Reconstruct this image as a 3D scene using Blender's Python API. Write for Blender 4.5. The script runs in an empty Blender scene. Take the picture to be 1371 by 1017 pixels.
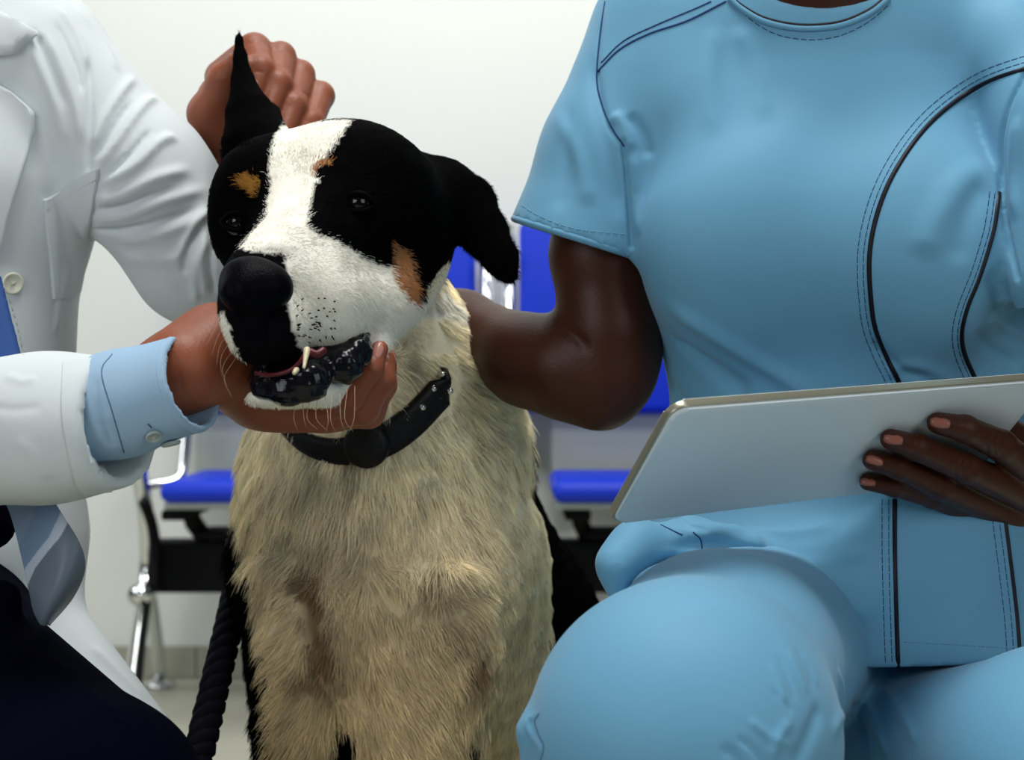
import bpy, bmesh, math, random, time
import numpy as np
from mathutils import Vector, Matrix
from mathutils.bvhtree import BVHTree
random.seed(7); np.random.seed(7)
T0 = time.time()
C = bpy.context.scene.collection
sc = bpy.context.scene

# ------------------------------------------------------------------ camera, light, exposure
F, CX, CY, H, SC = 1900.0, 685.5, 508.5, 0.67, 0.82     # focal length in pixels of the 1371x1017 frame; SC scales the near figures
cd = bpy.data.cameras.new('camera'); cam = bpy.data.objects.new('camera', cd); C.objects.link(cam)
cam.location = (0, 0, H); cam.rotation_euler = (math.pi/2, 0, 0)
cd.sensor_width = 36; cd.lens = F/1371*36; cd.clip_start = 0.05
cd.dof.use_dof = True; cd.dof.focus_distance = 0.98; cd.dof.aperture_fstop = 7.5
sc.camera = cam
w = bpy.data.worlds.new('world'); sc.world = w; w.use_nodes = True
bg = w.node_tree.nodes['Background']; bg.inputs[0].default_value = (0.86, 0.93, 1.0, 1); bg.inputs[1].default_value = 0.08
def area(name, loc, target, size, power, color=(1, 1, 1), size_y=None):
    l = bpy.data.lights.new(name, 'AREA'); l.energy = power; l.color = color; l.size = size
    if size_y: l.shape = 'RECTANGLE'; l.size_y = size_y
    o = bpy.data.objects.new(name, l); C.objects.link(o); o.location = loc
    o.rotation_euler = (Vector(target)-Vector(loc)).to_track_quat('-Z', 'Y').to_euler(); return o
area('ceiling_panel_light', (0.05, 0.75, 2.75), (0.1, 1.05, 0.6), 1.0, 60, (1, 0.99, 0.96), 0.8)
area('front_fill_light', (-1.3, -0.9, 1.3), (-0.1, 1.0, 0.55), 1.1, 22, (0.97, 0.98, 1.0), 1.2)  # unseen lamp, added as fill from the left front
area('window_light', (1.5, -0.6, 1.3), (0.1, 1.0, 0.55), 1.1, 14, (0.93, 0.97, 1.0), 1.2)
area('side_window_light', (-2.4, 1.9, 1.7), (0.2, 1.1, 0.6), 1.2, 26, (0.95, 0.98, 1.0), 1.3)
area('wall_fill_light', (0.0, 2.3, 2.5), (0, 3.2, 0.9), 2.6, 38, (1, 0.99, 0.95), 0.8)  # unseen lamp, added to brighten the back wall
vs = sc.view_settings
sc.display_settings.display_device = 'sRGB'
vs.view_transform = 'Standard'; vs.look = 'None'; vs.gamma = 1; vs.use_curve_mapping = False; vs.exposure = -0.35

# ------------------------------------------------------------------ helpers
def P(px, py, Y):                      # a pixel of the frame at raw depth Y -> world point
    Y = Y*SC
    return np.array([(px-CX)/F*Y, Y, H-(py-CY)/F*Y])
def PW(px, py, Y): return P(px, py, Y/SC)
def to_px(V):
    return CX+V[:, 0]/V[:, 1]*F, CY-(V[:, 2]-H)/V[:, 1]*F
def srgb(r, g, b):
    f = lambda c: c/12.92 if c <= 0.04045 else ((c+0.055)/1.055)**2.4
    return (f(r/255), f(g/255), f(b/255), 1)

def mat(name, color, rough=0.6, metal=0.0, bump=0.0, bscale=300, var=0.0, vscale=8, spec=0.3, sheen=0.0, coat=0.0, attr=None, weave=0, emit=None, sss=0.0):
    m = bpy.data.materials.new(name); m.use_nodes = True; nt = m.node_tree; b = nt.nodes['Principled BSDF']
    b.inputs['Base Color'].default_value = color; b.inputs['Roughness'].default_value = rough
    b.inputs['Metallic'].default_value = metal; b.inputs['Specular IOR Level'].default_value = spec
    if sheen: b.inputs['Sheen Weight'].default_value = sheen; b.inputs['Sheen Roughness'].default_value = 0.5
    if coat: b.inputs['Coat Weight'].default_value = coat; b.inputs['Coat Roughness'].default_value = 0.12
    if sss:
        b.inputs['Subsurface Weight'].default_value = sss; b.inputs['Subsurface Scale'].default_value = 0.004
        b.inputs['Subsurface Radius'].default_value = (1, 0.35, 0.2)
    col = None
    if attr:
        a = nt.nodes.new('ShaderNodeAttribute'); a.attribute_name = attr; col = a.outputs['Color']
    tc = nt.nodes.new('ShaderNodeTexCoord')
    if var:
        n = nt.nodes.new('ShaderNodeTexNoise'); n.inputs['Scale'].default_value = vscale; n.inputs['Detail'].default_value = 4
        nt.links.new(tc.outputs['Object'], n.inputs['Vector'])
        mx = nt.nodes.new('ShaderNodeMix'); mx.data_type = 'RGBA'; mx.blend_type = 'MULTIPLY'; mx.inputs[0].default_value = 1
        rp = nt.nodes.new('ShaderNodeMapRange'); rp.inputs[3].default_value = 1-var; rp.inputs[4].default_value = 1+var
        nt.links.new(n.outputs[0], rp.inputs[0]); nt.links.new(rp.outputs[0], mx.inputs[7])
        if col: nt.links.new(col, mx.inputs[6])
        else: mx.inputs[6].default_value = color
        col = mx.outputs[2]
    if col: nt.links.new(col, b.inputs['Base Color'])
    if bump:
        n = nt.nodes.new('ShaderNodeTexNoise'); n.inputs['Scale'].default_value = bscale; n.inputs['Detail'].default_value = 3
        nt.links.new(tc.outputs['Object'], n.inputs['Vector'])
        bp = nt.nodes.new('ShaderNodeBump'); bp.inputs['Strength'].default_value = bump; bp.inputs['Distance'].default_value = 0.001
        nt.links.new(n.outputs[0], bp.inputs['Height']); nt.links.new(bp.outputs[0], b.inputs['Normal'])
    return m

def link_mesh(name, V, Q, m, parent=None, smooth=True):
    me = bpy.data.meshes.new(name)
    V = np.asarray(V, dtype=np.float32)
    if isinstance(Q, np.ndarray):
        n = len(Q); k = Q.shape[1]
        me.vertices.add(len(V)); me.vertices.foreach_set('co', V.ravel())
        me.loops.add(n*k); me.loops.foreach_set('vertex_index', Q.astype(np.int32).ravel())
        me.polygons.add(n); me.polygons.foreach_set('loop_start', np.arange(n, dtype=np.int32)*k)
        me.update(calc_edges=True); me.validate()
    else:
        me.from_pydata([tuple(map(float, v)) for v in V], [], [list(map(int, q)) for q in Q])
    me.polygons.foreach_set('use_smooth', [smooth]*len(me.polygons)); me.update()
    if m: me.materials.append(m)
    o = bpy.data.objects.new(name, me); C.objects.link(o)
    if parent is not None:
        o.parent = parent
        o.matrix_parent_inverse = Matrix.Translation(-Vector(parent_world(parent)))
    return o
def parent_world(p):
    v = Vector(p.location)
    while p.parent is not None:
        p = p.parent          # children made by link_mesh sit at the world origin
    return v
def thing(name, label, cat, loc, group=None):
    o = bpy.data.objects.new(name, None); C.objects.link(o); o.location = loc; o.empty_display_size = 0.05
    o['label'] = label; o['category'] = cat
    if group: o['group'] = group
    return o
def tag(o, label, cat, group=None):
    o['label'] = label; o['category'] = cat
    if group: o['group'] = group
    return o
def struct(o): o['kind'] = 'structure'; return o

# ---- signed distance modelling: capsules, ellipsoids and cuts, meshed with surface nets
def rotm(r):
    from mathutils import Euler
    return np.array(Euler([math.radians(a) for a in r]).to_matrix())
class SDF:
    def __init__(s): s.ops = []
    def cone(s, a, b, k=0.012, mode='+', flat=None, raw=False):
        """a, b = (px, py, Y, radius px); flat = (direction, scale)"""
        if raw: A, ra, B, rb = np.array(a[:3], float), a[3], np.array(b[:3], float), b[3]
        else: A, ra, B, rb = P(*a[:3]), a[3]*a[2]*SC/F, P(*b[:3]), b[3]*b[2]*SC/F
        fl = None
        if flat: d = np.array(flat[0], float); fl = (d/np.linalg.norm(d), flat[1])
        R = np.linalg.norm(B-A)/2+max(ra, rb)*max(1, flat[1] if flat else 1)
        s.ops.append(('c', mode, k, (A+B)/2, R, A, B, ra, rb, fl)); return s
    def chain(s, pts, k=0.012, mode='+', flat=None, raw=False):
        for a, b in zip(pts[:-1], pts[1:]): s.cone(a, b, k, mode, flat, raw)
        return s
    def ell(s, c, r, rot=(0, 0, 0), k=0.015, mode='+', raw=False):
        """c = (px, py, Y); r = radii in px at that depth, x / depth / z"""
        Cc = np.array(c, float) if raw else P(*c)
        r = np.array(r, float)*(1 if raw else c[2]*SC/F)
        s.ops.append(('e', mode, k, Cc, max(r), Cc, r, rotm(rot))); return s
    def group(s, other, k=0.012):        # a shape of its own, blended in as one
        pos = [o for o in other.ops if o[1] == '+']
        lo = np.min([o[3]-o[4] for o in pos], 0); hi = np.max([o[3]+o[4] for o in pos], 0)
        s.ops.append(('s', '+', k, (lo+hi)/2, np.linalg.norm(hi-lo)/2, other)); return s
    def plane(s, pt, n, raw=False, k=0.0):       # keeps the side the normal points away from
        n = np.array(n, float); n /= np.linalg.norm(n)
        s.ops.append(('p', '&', k, None, 0, np.array(pt, float) if raw else P(*pt), n)); return s
    def dist(s, op, X):
        if op[0] == 'c':
            A, B, ra, rb, fl = op[5:]
            q = X-A; ax = B-A
            if fl is not None:
                d, sc_ = fl; mid = (B-A)/2
                q = q-mid; q = q+(q@d)[..., None]*d*(1/sc_-1); q = q+mid
                ax2 = ax-mid; ax2 = ax2+(ax2@d)*d*(1/sc_-1); a0 = -mid; a0 = a0+(a0@d)*d*(1/sc_-1)
                q = q-(a0+mid); ax = ax2-a0
            t = np.clip((q@ax)/max(ax@ax, 1e-12), 0, 1)
            dd = np.sqrt(((q-t[..., None]*ax)**2).sum(-1))-(ra+(rb-ra)*t)
            return dd*(min(1, fl[1]) if fl is not None else 1)
        if op[0] == 'e':
            Cc, r, M = op[5:]
            q = (X-Cc)@M
            k0 = np.sqrt(((q/r)**2).sum(-1)); k1 = np.sqrt(((q/r**2)**2).sum(-1))
            return k0*(k0-1)/np.maximum(k1, 1e-9)
        if op[0] == 's':
            D = np.full(X.shape[:-1], 1.0)
            for o in op[5].ops: D = s.comb(o, D, s.dist(o, X))
            return D
        return (X-op[5])@op[6]
    def comb(s, op, D, d):
        k = op[2]
        if op[1] == '+':
            if k <= 0: return np.minimum(D, d)
            h = np.clip(.5+.5*(D-d)/k, 0, 1); return D*(1-h)+d*h-k*h*(1-h)
        if op[1] == '-': d = -d
        if k <= 0: return np.maximum(D, d)
        h = np.clip(.5-.5*(D-d)/k, 0, 1); return D*(1-h)+d*h+k*h*(1-h)
    def mesh(s, vox, bounds=None):
        pos = [o for o in s.ops if o[1] == '+']
        lo = np.min([o[3]-o[4] for o in pos], 0)-3*vox; hi = np.max([o[3]+o[4] for o in pos], 0)+3*vox
        if bounds is not None: lo = np.maximum(lo, bounds[0]); hi = np.minimum(hi, bounds[1])
        BS = 12
        nb = np.maximum(1, np.ceil((hi-lo)/(vox*BS))).astype(int); n = nb*BS
        half = BS*vox/2; diag = half*math.sqrt(3)
        bi = np.stack(np.meshgrid(*[np.arange(k) for k in nb], indexing='ij'), -1).reshape(-1, 3)
        cen = lo+(bi+.5)*BS*vox-vox*.5
        D = np.full(len(cen), 1.0)
        for op in s.ops: D = s.comb(op, D, s.dist(op, cen))
        act = np.abs(D) < diag*1.7+0.012
        Vg = np.empty(tuple(nb)+(BS,)*3, np.float32)
        Vg.reshape(-1, BS**3)[:] = np.where(D < 0, -1, 1)[:, None]
        ab = np.nonzero(act)[0]
        off = np.stack(np.meshgrid(*[np.arange(BS)]*3, indexing='ij'), -1).reshape(-1, 3)*vox
        for c0 in range(0, len(ab), 600):
            idx = ab[c0:c0+600]
            X = (lo+bi[idx]*BS*vox)[:, None, :]+off[None]
            X = X.astype(np.float32); Dv = np.full(X.shape[:2], 1.0, np.float32)
            for op in s.ops:
                if op[0] == 'p': sel = slice(None)
                else:
                    sel = np.nonzero(np.linalg.norm(cen[idx]-op[3], axis=1) < op[4]+diag+op[2]+0.02)[0]
                    if len(sel) == 0: continue
                Dv[sel] = s.comb(op, Dv[sel], s.dist(op, X[sel]))
            Vg.reshape(-1, BS**3)[idx] = Dv
        G = Vg.transpose(0, 3, 1, 4, 2, 5).reshape(n)
        return nets(G, lo, vox)
def nets(G, lo, vox):
    G = np.pad(G, 1, constant_values=1.0); lo = lo-vox
    ins = G < 0; nx, ny, nz = G.shape
    cnt = np.zeros((nx-1, ny-1, nz-1), np.int8)
    cor = [(a, b, c) for a in (0, 1) for b in (0, 1) for c in (0, 1)]
    for a, b, c in cor: cnt += ins[a:nx-1+a, b:ny-1+b, c:nz-1+c]
    cells = np.argwhere((cnt > 0) & (cnt < 8))
    vid = np.full(cnt.shape, -1, np.int32); vid[tuple(cells.T)] = np.arange(len(cells))
    cv = {c: G[cells[:, 0]+c[0], cells[:, 1]+c[1], cells[:, 2]+c[2]] for c in cor}
    acc = np.zeros((len(cells), 3)); num = np.zeros(len(cells))
    for c in cor:
        for ax in range(3):
            if c[ax]: continue
            d = list(c); d[ax] = 1; v0, v1 = cv[c], cv[tuple(d)]
            m = (v0 < 0) != (v1 < 0)
            t = v0/np.where(m, v0-v1, 1)
            p = np.array(c, float)[None].repeat(len(cells), 0); p[:, ax] += t
            acc[m] += p[m]; num[m] += 1
    V = lo+(cells+acc/num[:, None])*vox
    Q = []
    for ax in range(3):
        sl0 = [slice(None)]*3; sl1 = [slice(None)]*3; sl0[ax] = slice(0, -1); sl1[ax] = slice(1, None)
        A, B = ins[tuple(sl0)], ins[tuple(sl1)]
        e = np.argwhere(A != B)
        flip = A[tuple(e.T)]
        u, v = [(1, 2), (2, 0), (0, 1)][ax]
        q = []
        for du, dv in ((-1, -1), (0, -1), (0, 0), (-1, 0)):
            k = e.copy(); k[:, u] += du; k[:, v] += dv; q.append(vid[tuple(k.T)])
        q = np.stack(q, 1)
        q[~flip] = q[~flip][:, ::-1]
        Q.append(q)
    return V, np.concatenate(Q)
def vnormals(V, Q):
    a, b, c, d = [V[Q[:, i]] for i in range(4)]
    fn = np.cross(c-a, d-b); N = np.zeros_like(V)
    for i in range(4):
        for j in range(3): N[:, j] += np.bincount(Q[:, i], fn[:, j], len(V))
    return N/np.maximum(np.linalg.norm(N, axis=1), 1e-12)[:, None]
def smooth(V, Q, it=2, f=0.5):
    for _ in range(it):
        S = np.zeros_like(V); n = np.zeros(len(V))
        for i in range(4):
            for dlt in (1, 3):
                o = Q[:, (i+dlt) % 4]
                n += np.bincount(Q[:, i], minlength=len(V))
                for j in range(3): S[:, j] += np.bincount(Q[:, i], V[o, j], len(V))
        V = V*(1-f)+f*S/np.maximum(n, 1)[:, None]
    return V
def subdiv(V, Q):
    """quad subdivision, then relaxed"""
    n = len(V); e = np.sort(np.stack([Q, np.roll(Q, -1, 1)], -1).reshape(-1, 2), 1)
    key = e[:, 0].astype(np.int64)*n+e[:, 1]; uk, inv = np.unique(key, return_inverse=True)
    ep = (V[uk//n]+V[uk % n])/2; fp = V[Q].mean(1); E = inv.reshape(-1, 4)+n; Fp = np.arange(len(Q))+n+len(uk)
    V2 = np.vstack([V, ep, fp]); Q2 = np.concatenate([np.stack([Q[:, k], E[:, k], Fp, E[:, k-1]], 1) for k in range(4)])
    return smooth(V2, Q2, 2, .5), Q2
class Surf:                             # a meshed surface that can be hit along a camera ray
    def __init__(s, V, Q):
        x, y = to_px(V); ok = (x > -150) & (x < 1500) & (y > -90) & (y < 1110) & (V[:, 1] > .2)
        Q = Q[ok[Q].all(1)]
        a, b, c, d = [V[Q[:, i]] for i in range(4)]
        fn = np.cross(c-a, d-b); Q = Q[(fn*(a-np.array([0, 0, H]))).sum(1) < 0]      # faces turned to the lens
        us = np.zeros(len(V), bool); us[Q.ravel()] = True; rm = np.cumsum(us)-1
        s.bvh = BVHTree.FromPolygons(V[us].tolist(), rm[Q].tolist())
    def hit(s, px, py, lift=0.0):
        d = Vector(((px-CX)/F, 1, -(py-CY)/F)).normalized()
        h = s.bvh.ray_cast(Vector((0, 0, H)), d)
        if h[0] is None: return None, None
        n = h[1]
        if n.dot(d) > 0: n = -n
        return np.array(h[0]+n*lift), np.array(n)
def spline(pts, n=8):
    pts = np.array(pts, float); out = []
    P_ = np.vstack([2*pts[0]-pts[1], pts, 2*pts[-1]-pts[-2]])
    for i in range(1, len(P_)-2):
        for t in np.arange(n)/n:
            a, b, c, d = P_[i-1:i+3]
            out.append(.5*((2*b)+(-a+c)*t+(2*a-5*b+4*c-d)*t*t+(-a+3*b-3*c+d)*t**3))
    out.append(pts[-1]); return np.array(out)
def seg_dist(V, L):
    best = np.full(len(V), 9.0); tt = np.zeros(len(V))
    for i in range(len(L)-1):
        a, ab = L[i], L[i+1]-L[i]
        t = np.clip(((V-a)@ab)/max(ab@ab, 1e-12), 0, 1)
        d = np.linalg.norm(V-a-t[:, None]*ab, axis=1)
        m = d < best; best[m] = d[m]; tt[m] = (i+t[m])/(len(L)-1)
    return best, tt
def folds(V, Q, F_):
    """raise (or sink) rounded folds along pixel polylines: (points, width px, height px)"""
    S = Surf(V, Q); N = vnormals(V, Q); D = np.zeros(len(V))
    for f in F_:
        pts, wpx, hpx = f[:3]
        L = [S.hit(*p)[0] for p in spline(pts, 5)]; L = [l for l in L if l is not None]
        if len(L) < 2: continue
        L = np.array(L); sc_ = L[:, 1].mean()/F; wd, h = wpx*sc_, hpx*sc_
        lo, hi = L.min(0)-3*wd, L.max(0)+3*wd
        idx = np.nonzero(((V > lo) & (V < hi)).all(1))[0]
        if not len(idx): continue
        d, t = seg_dist(V[idx], L)
        taper = np.clip(np.minimum(t, 1-t)*5, 0, 1); taper = taper*taper*(3-2*taper)
        if len(f) > 3: taper = np.ones_like(taper)
        D[idx] += h*np.exp(-(d/wd)**2)*taper
    return V+N*D[:, None]
def noise3(V, scale, seed=0, oct=3):
    """cheap smooth vector noise from summed sines"""
    r = np.random.RandomState(seed); out = np.zeros(len(V)); amp = 1
    for o in range(oct):
        for _ in range(4):
            d = r.normal(size=3); d /= np.linalg.norm(d); out += amp*np.sin(V@d*scale*6.283*(0.7+.6*r.rand())+r.rand()*6.283)/4
        amp *= .5; scale *= 2
    return out
def tube_mesh(L, r, sides=8, closed=False, flat=None, cap=True):
    L = np.array(L, float); n = len(L); r = np.broadcast_to(r, n) if np.ndim(r) == 0 else np.array(r)
    T = np.gradient(L, axis=0); T /= np.linalg.norm(T, axis=1)[:, None]+1e-12
    up = np.array([0, 0, 1.0]) if abs(T[0][2]) < .9 else np.array([1.0, 0, 0])
    V = []
    u = np.cross(up, T[0]); u /= np.linalg.norm(u)
    for i in range(n):
        if flat is not None: v = flat[i]-(flat[i]@T[i])*T[i]; v /= np.linalg.norm(v)+1e-12; u = np.cross(v, T[i])
        else:
            u = u-(u@T[i])*T[i]; u /= np.linalg.norm(u)+1e-12; v = np.cross(T[i], u)
        for k in range(sides):
            a = 2*math.pi*k/sides
            V.append(L[i]+r[i]*(math.cos(a)*u+math.sin(a)*v))
    Q = []
    for i in range(n-1):
        for k in range(sides):
            k2 = (k+1) % sides
            Q.append([i*sides+k, i*sides+k2, (i+1)*sides+k2, (i+1)*sides+k])
    if cap: Q.append(list(range(sides))[::-1]); Q.append(list(range((n-1)*sides, n*sides)))
    return V, Q
def tube(name, L, r, m, parent=None, sides=8, **k):
    V, Q = tube_mesh(L, r, sides, **k); return link_mesh(name, V, Q, m, parent)
class MB:
    """collects boxes, tubes and lathes into one mesh"""
    def __init__(s): s.V = []; s.Q = []
    def add(s, V, Q): b = len(s.V); s.V += [tuple(v) for v in V]; s.Q += [[i+b for i in q] for q in Q]; return s
    def box(s, lo, hi, bev=0.0, seg=3):
        bm = bmesh.new(); bmesh.ops.create_cube(bm, size=1)
        lo, hi = np.array(lo, float), np.array(hi, float)
        for v in bm.verts: v.co = Vector((lo+hi)/2+np.array(v.co)*(hi-lo))
        if bev: bmesh.ops.bevel(bm, geom=bm.edges[:], offset=bev, segments=seg, profile=.5, affect='EDGES')
        bm.verts.index_update(); s.add([v.co[:] for v in bm.verts], [[v.index for v in f.verts] for f in bm.faces]); bm.free(); return s
    def tube(s, L, r, sides=10): return s.add(*tube_mesh(L, r, sides))
    def build(s, name, m, parent=None, smooth=True):
        o = link_mesh(name, s.V, s.Q, m, parent, smooth)
        return o
def autosmooth(o, deg=40):
    me = o.data
    bm = bmesh.new(); bm.from_mesh(me)
    for e in bm.edges:
        if len(e.link_faces) == 2 and e.calc_face_angle(0) > math.radians(deg): e.smooth = False
    bm.to_mesh(me); bm.free()
    return o
def lathe(prof, center, axis, sides=24):
    """profile of (radius, height) revolved about axis at center"""
    a = Vector(axis).normalized(); q = a.to_track_quat('Z', 'Y').to_matrix(); V = []; Q = []
    for r_, h_ in prof:
        for k in range(sides):
            t = 2*math.pi*k/sides; V.append(tuple(Vector(center)+q@Vector((r_*math.cos(t), r_*math.sin(t), h_))))
    for i in range(len(prof)-1):
        for k in range(sides):
            k2 = (k+1) % sides; Q.append([i*sides+k, i*sides+k2, (i+1)*sides+k2, (i+1)*sides+k])
    Q.append(list(range(sides))[::-1]); Q.append([(len(prof)-1)*sides+k for k in range(sides)])
    return V, Q
NFUR = 280000
print('part 2', round(time.time()-T0,1))
# ------------------------------------------------------------------ setting
M = {}
M['wall'] = mat('wall_paint', srgb(222, 226, 221), 0.8, bump=0.05, bscale=120, var=0.02, vscale=2)
M['tile'] = mat('floor_tile', srgb(176, 176, 160), 0.45, var=0.10, vscale=6, bump=0.05, bscale=60)
M['skirt'] = mat('skirting_tile', srgb(160, 160, 146), 0.5, var=0.08, vscale=9)
M['grout'] = mat('grout', srgb(120, 118, 106), 0.9)
M['chrome'] = mat('chrome', (0.78, 0.8, 0.8, 1), 0.12, 1.0)
M['steel'] = mat('grey_steel', srgb(170, 178, 172), 0.45, 0.3)
M['blue'] = mat('blue_vinyl', srgb(14, 52, 198), 0.5, bump=0.1, bscale=200)
M['blackmetal'] = mat('black_metal', (0.004, 0.004, 0.005, 1), 0.6, spec=0.1)
WY = 3.20
struct(MB().box((-4, WY, 0), (4, WY+0.12, 2.8)).build('wall_back', M['wall'], smooth=False))
fl = struct(MB().box((-4, -1.5, -0.05), (4, WY+0.12, -0.003)).build('floor', M['grout'], smooth=False))
ts = 0.6
tb = MB().box((-ts/2+.0015, -ts/2+.0015, -0.003), (ts/2-.0015, ts/2-.0015, 0.0), 0.001, 1)
t0 = tb.build('tile', M['tile'], fl, smooth=False)
t0.location = (0.1, WY-ts/2-0.012, 0)
first = True
for i in range(-5, 6):
    for j in range(0, 7):
        x, y = 0.1+i*ts, WY-ts/2-0.012-j*ts
        if abs(x) > 0.36*y+0.9 and j > 0: continue
        if i == 0 and j == 0: continue
        o = t0.copy(); C.objects.link(o); o.parent = fl; o.location = (x, y, 0)
bs = struct(MB().box((-4, WY-0.004, 0), (4, WY, 0.07)).build('baseboard_back', M['grout'], smooth=False))
b0 = MB().box((-0.2985, WY-0.012, 0.0), (0.2985, WY-0.004, 0.072), 0.0015, 1).build('tile', M['skirt'], bs, smooth=False)
b0.location.x = -0.41
for i in range(-4, 6):
    if i == 0: continue
    o = b0.copy(); C.objects.link(o); o.parent = bs; o.location = (-0.41+i*0.6, 0, 0)

# ------------------------------------------------------------------ beam bench
BY = 2.95
bench = thing('waiting_bench', 'blue upholstered beam seating with chrome ends against the white wall', 'bench', (0, BY, 0))
def wx(px, Y): return (px-CX)/F*Y
def wz(py, Y): return H-(py-CY)/F*Y
def rbox(name, x0, x1, y0, y1, z0, z1, bev, m, parent, seg=4):
    return autosmooth(MB().box((x0, y0, z0), (x1, y1, z1), bev, seg).build(name, m, parent), 50)
for a, b in ((218, 432), (442, 656), (740, 962), (975, 1190)):
    rbox('seat', wx(a, 2.7), wx(b, 2.7), 2.66, 3.02, wz(672, 2.70), wz(642, 2.7), 0.02, M['blue'], bench)
    rbox('seat_pan', wx(a+4, 2.7), wx(b-4, 2.7), 2.68, 3.02, wz(678, 2.70)-0.004, wz(672, 2.7)+0.002, 0.004, M['steel'], bench)
    xm = (wx(a, 2.7)+wx(b, 2.7))/2
    br = MB(); xl = wx(a+14, 2.8)
    br.add(*tube_mesh([(xl+.03, 2.80, wz(676, 2.8)), (xl+.035, 2.82, wz(700, 2.8)), (xl+.05, 2.85, wz(722, 2.8))], 0.018, 8))
    br.box((xl, 2.70, wz(690, 2.8)), (xl+.05, 2.98, wz(677, 2.8)), 0.004, 2)
    br.box((xl+.045, 2.8, wz(722, 2.8)), (xl+.13, 2.92, wz(712, 2.8)), 0.004, 2)
    br.build('seat_bracket', M['blackmetal'], bench)
for a, b, t in ((250, 438, 300), (446, 637, 300), (695, 912, 296), (925, 1130, 296)):
    rbox('backrest', wx(a, 3.04), wx(b, 3.04), 3.03, 3.09, wz(553, 3.04), wz(t, 3.04), 0.018, M['blue'], bench)
for a, b in ((262, 430), (456, 650), (738, 905), (935, 1120)):
    rbox('back_shell', wx(a, 3.08), wx(b, 3.08), 3.08, 3.095, wz(655, 3.08), wz(540, 3.08), 0.004, M['steel'], bench)
rbox('beam', wx(196, 2.85), wx(1250, 2.85), 2.82, 2.90, wz(791, 2.85), wz(723, 2.85), 0.006, M['blackmetal'], bench)
# chrome uprights between the backrests
for px in (651, 681):
    tube('back_upright', [(wx(px, 3.05), 3.07, wz(300, 3.05)), (wx(px, 3.05), 3.06, wz(480, 3.05)), (wx(px+4, 3.0), 3.02, wz(640, 3.0)), (wx(px+6, 2.95), 2.92, wz(735, 2.95))], 0.016, M['chrome'], bench, 12)
tube('cross_rail', [(wx(640, 3.02), 3.02, wz(345, 3.02)), (wx(690, 3.02), 3.02, wz(345, 3.02))], 0.012, M['chrome'], bench, 12)
def end_frame(px0, s=1):
    f = lambda px, py, Y: (wx(px0+s*(px-190), Y), Y, wz(py, Y))
    fr = MB()
    A = [f(250, 566, 2.9), f(247, 610, 2.88), f(238, 640, 2.86), f(205, 648, 2.84), f(186, 652, 2.82)]
    fr.tube(spline(A, 5), 0.010, 10)
    L = spline([f(184, 560, 2.75), f(188, 640, 2.78), f(196, 700, 2.8), f(196, 770, 2.82), f(186, 850, 2.72), f(176, 925, 2.62)], 6)
    fr.tube(L, 0.016, 12)
    R = spline([f(196, 760, 2.84), f(206, 830, 2.98), f(214, 905, 3.08)], 6); fr.tube(R, 0.014, 12)
    fr.tube(spline([f(184, 560, 2.75), f(190, 548, 2.85), f(196, 552, 3.0)], 5), 0.014, 10)
    o = fr.build('leg', M['chrome'], bench)
    dk = MB(); dk.tube(spline([f(192, 670, 2.76), f(203, 700, 2.78), f(208, 735, 2.8), f(206, 790, 2.78)], 5), 0.011, 8)
    dk.tube(spline([f(198, 800, 2.76), f(190, 860, 2.68), f(184, 920, 2.60)], 5), 0.008, 8)
    dk.build('rubber_trim', M['blackmetal'], o)
    for p in (f(214, 912, 3.10), f(176, 0, 2.62)):
        V, Q = lathe([(0.032, 0), (0.034, .005), (0.030, .012), (0.010, .018), (0.009, .035)], (p[0], p[1], 0.0), (0, 0, 1))
        link_mesh('foot', V, Q, M['chrome'], o)
end_frame(190); end_frame(1240)
tube('hinge_bolt', [(wx(190, 2.76), 2.74, wz(795, 2.76)), (wx(190, 2.76), 2.79, wz(795, 2.76))], 0.022, M['chrome'], bench, 14)
print('part 3', round(time.time()-T0,1))
# ------------------------------------------------------------------ dog
def in_poly(x, y, poly):
    poly = np.array(poly, float); r = np.zeros(len(x), bool); n = len(poly)
    for i in range(n):
        (x1, y1), (x2, y2) = poly[i], poly[(i+1) % n]
        if y1 == y2: continue
        c = ((y1 > y) != (y2 > y)) & (x < (x2-x1)*(y-y1)/(y2-y1)+x1); r ^= c
    return r
def ribbon(L, W, hw, th, closed=False):
    """flat band: centre line, width directions, half widths, thickness; rounded edges"""
    L = np.array(L, float); n = len(L); W = np.array(W, float)
    hw = np.broadcast_to(hw, n) if np.ndim(hw) == 0 else np.array(hw)
    T = np.roll(L, -1, 0)-np.roll(L, 1, 0) if closed else np.gradient(L, axis=0)
    T /= np.linalg.norm(T, axis=1)[:, None]
    W = W-(W*T).sum(1)[:, None]*T; W /= np.linalg.norm(W, axis=1)[:, None]; Nn = np.cross(T, W)
    prof = [(-1, -.5), (-.97, .0), (-.9, .5), (-.5, .62), (0, .66), (.5, .62), (.9, .5), (.97, 0), (1, -.5), (.5, -.5), (0, -.5), (-.5, -.5)]
    k = len(prof); V = []
    for i in range(n):
        for a, b in prof: V.append(L[i]+W[i]*hw[i]*a+Nn[i]*th*b)
    Q = []
    for i in range(n if closed else n-1):
        j = (i+1) % n
        for a in range(k): b = (a+1) % k; Q.append([i*k+a, j*k+a, j*k+b, i*k+b])
    if not closed: Q.append(list(range(k))); Q.append(list(range((n-1)*k, n*k))[::-1])
    return V, Q

d = SDF()
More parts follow.
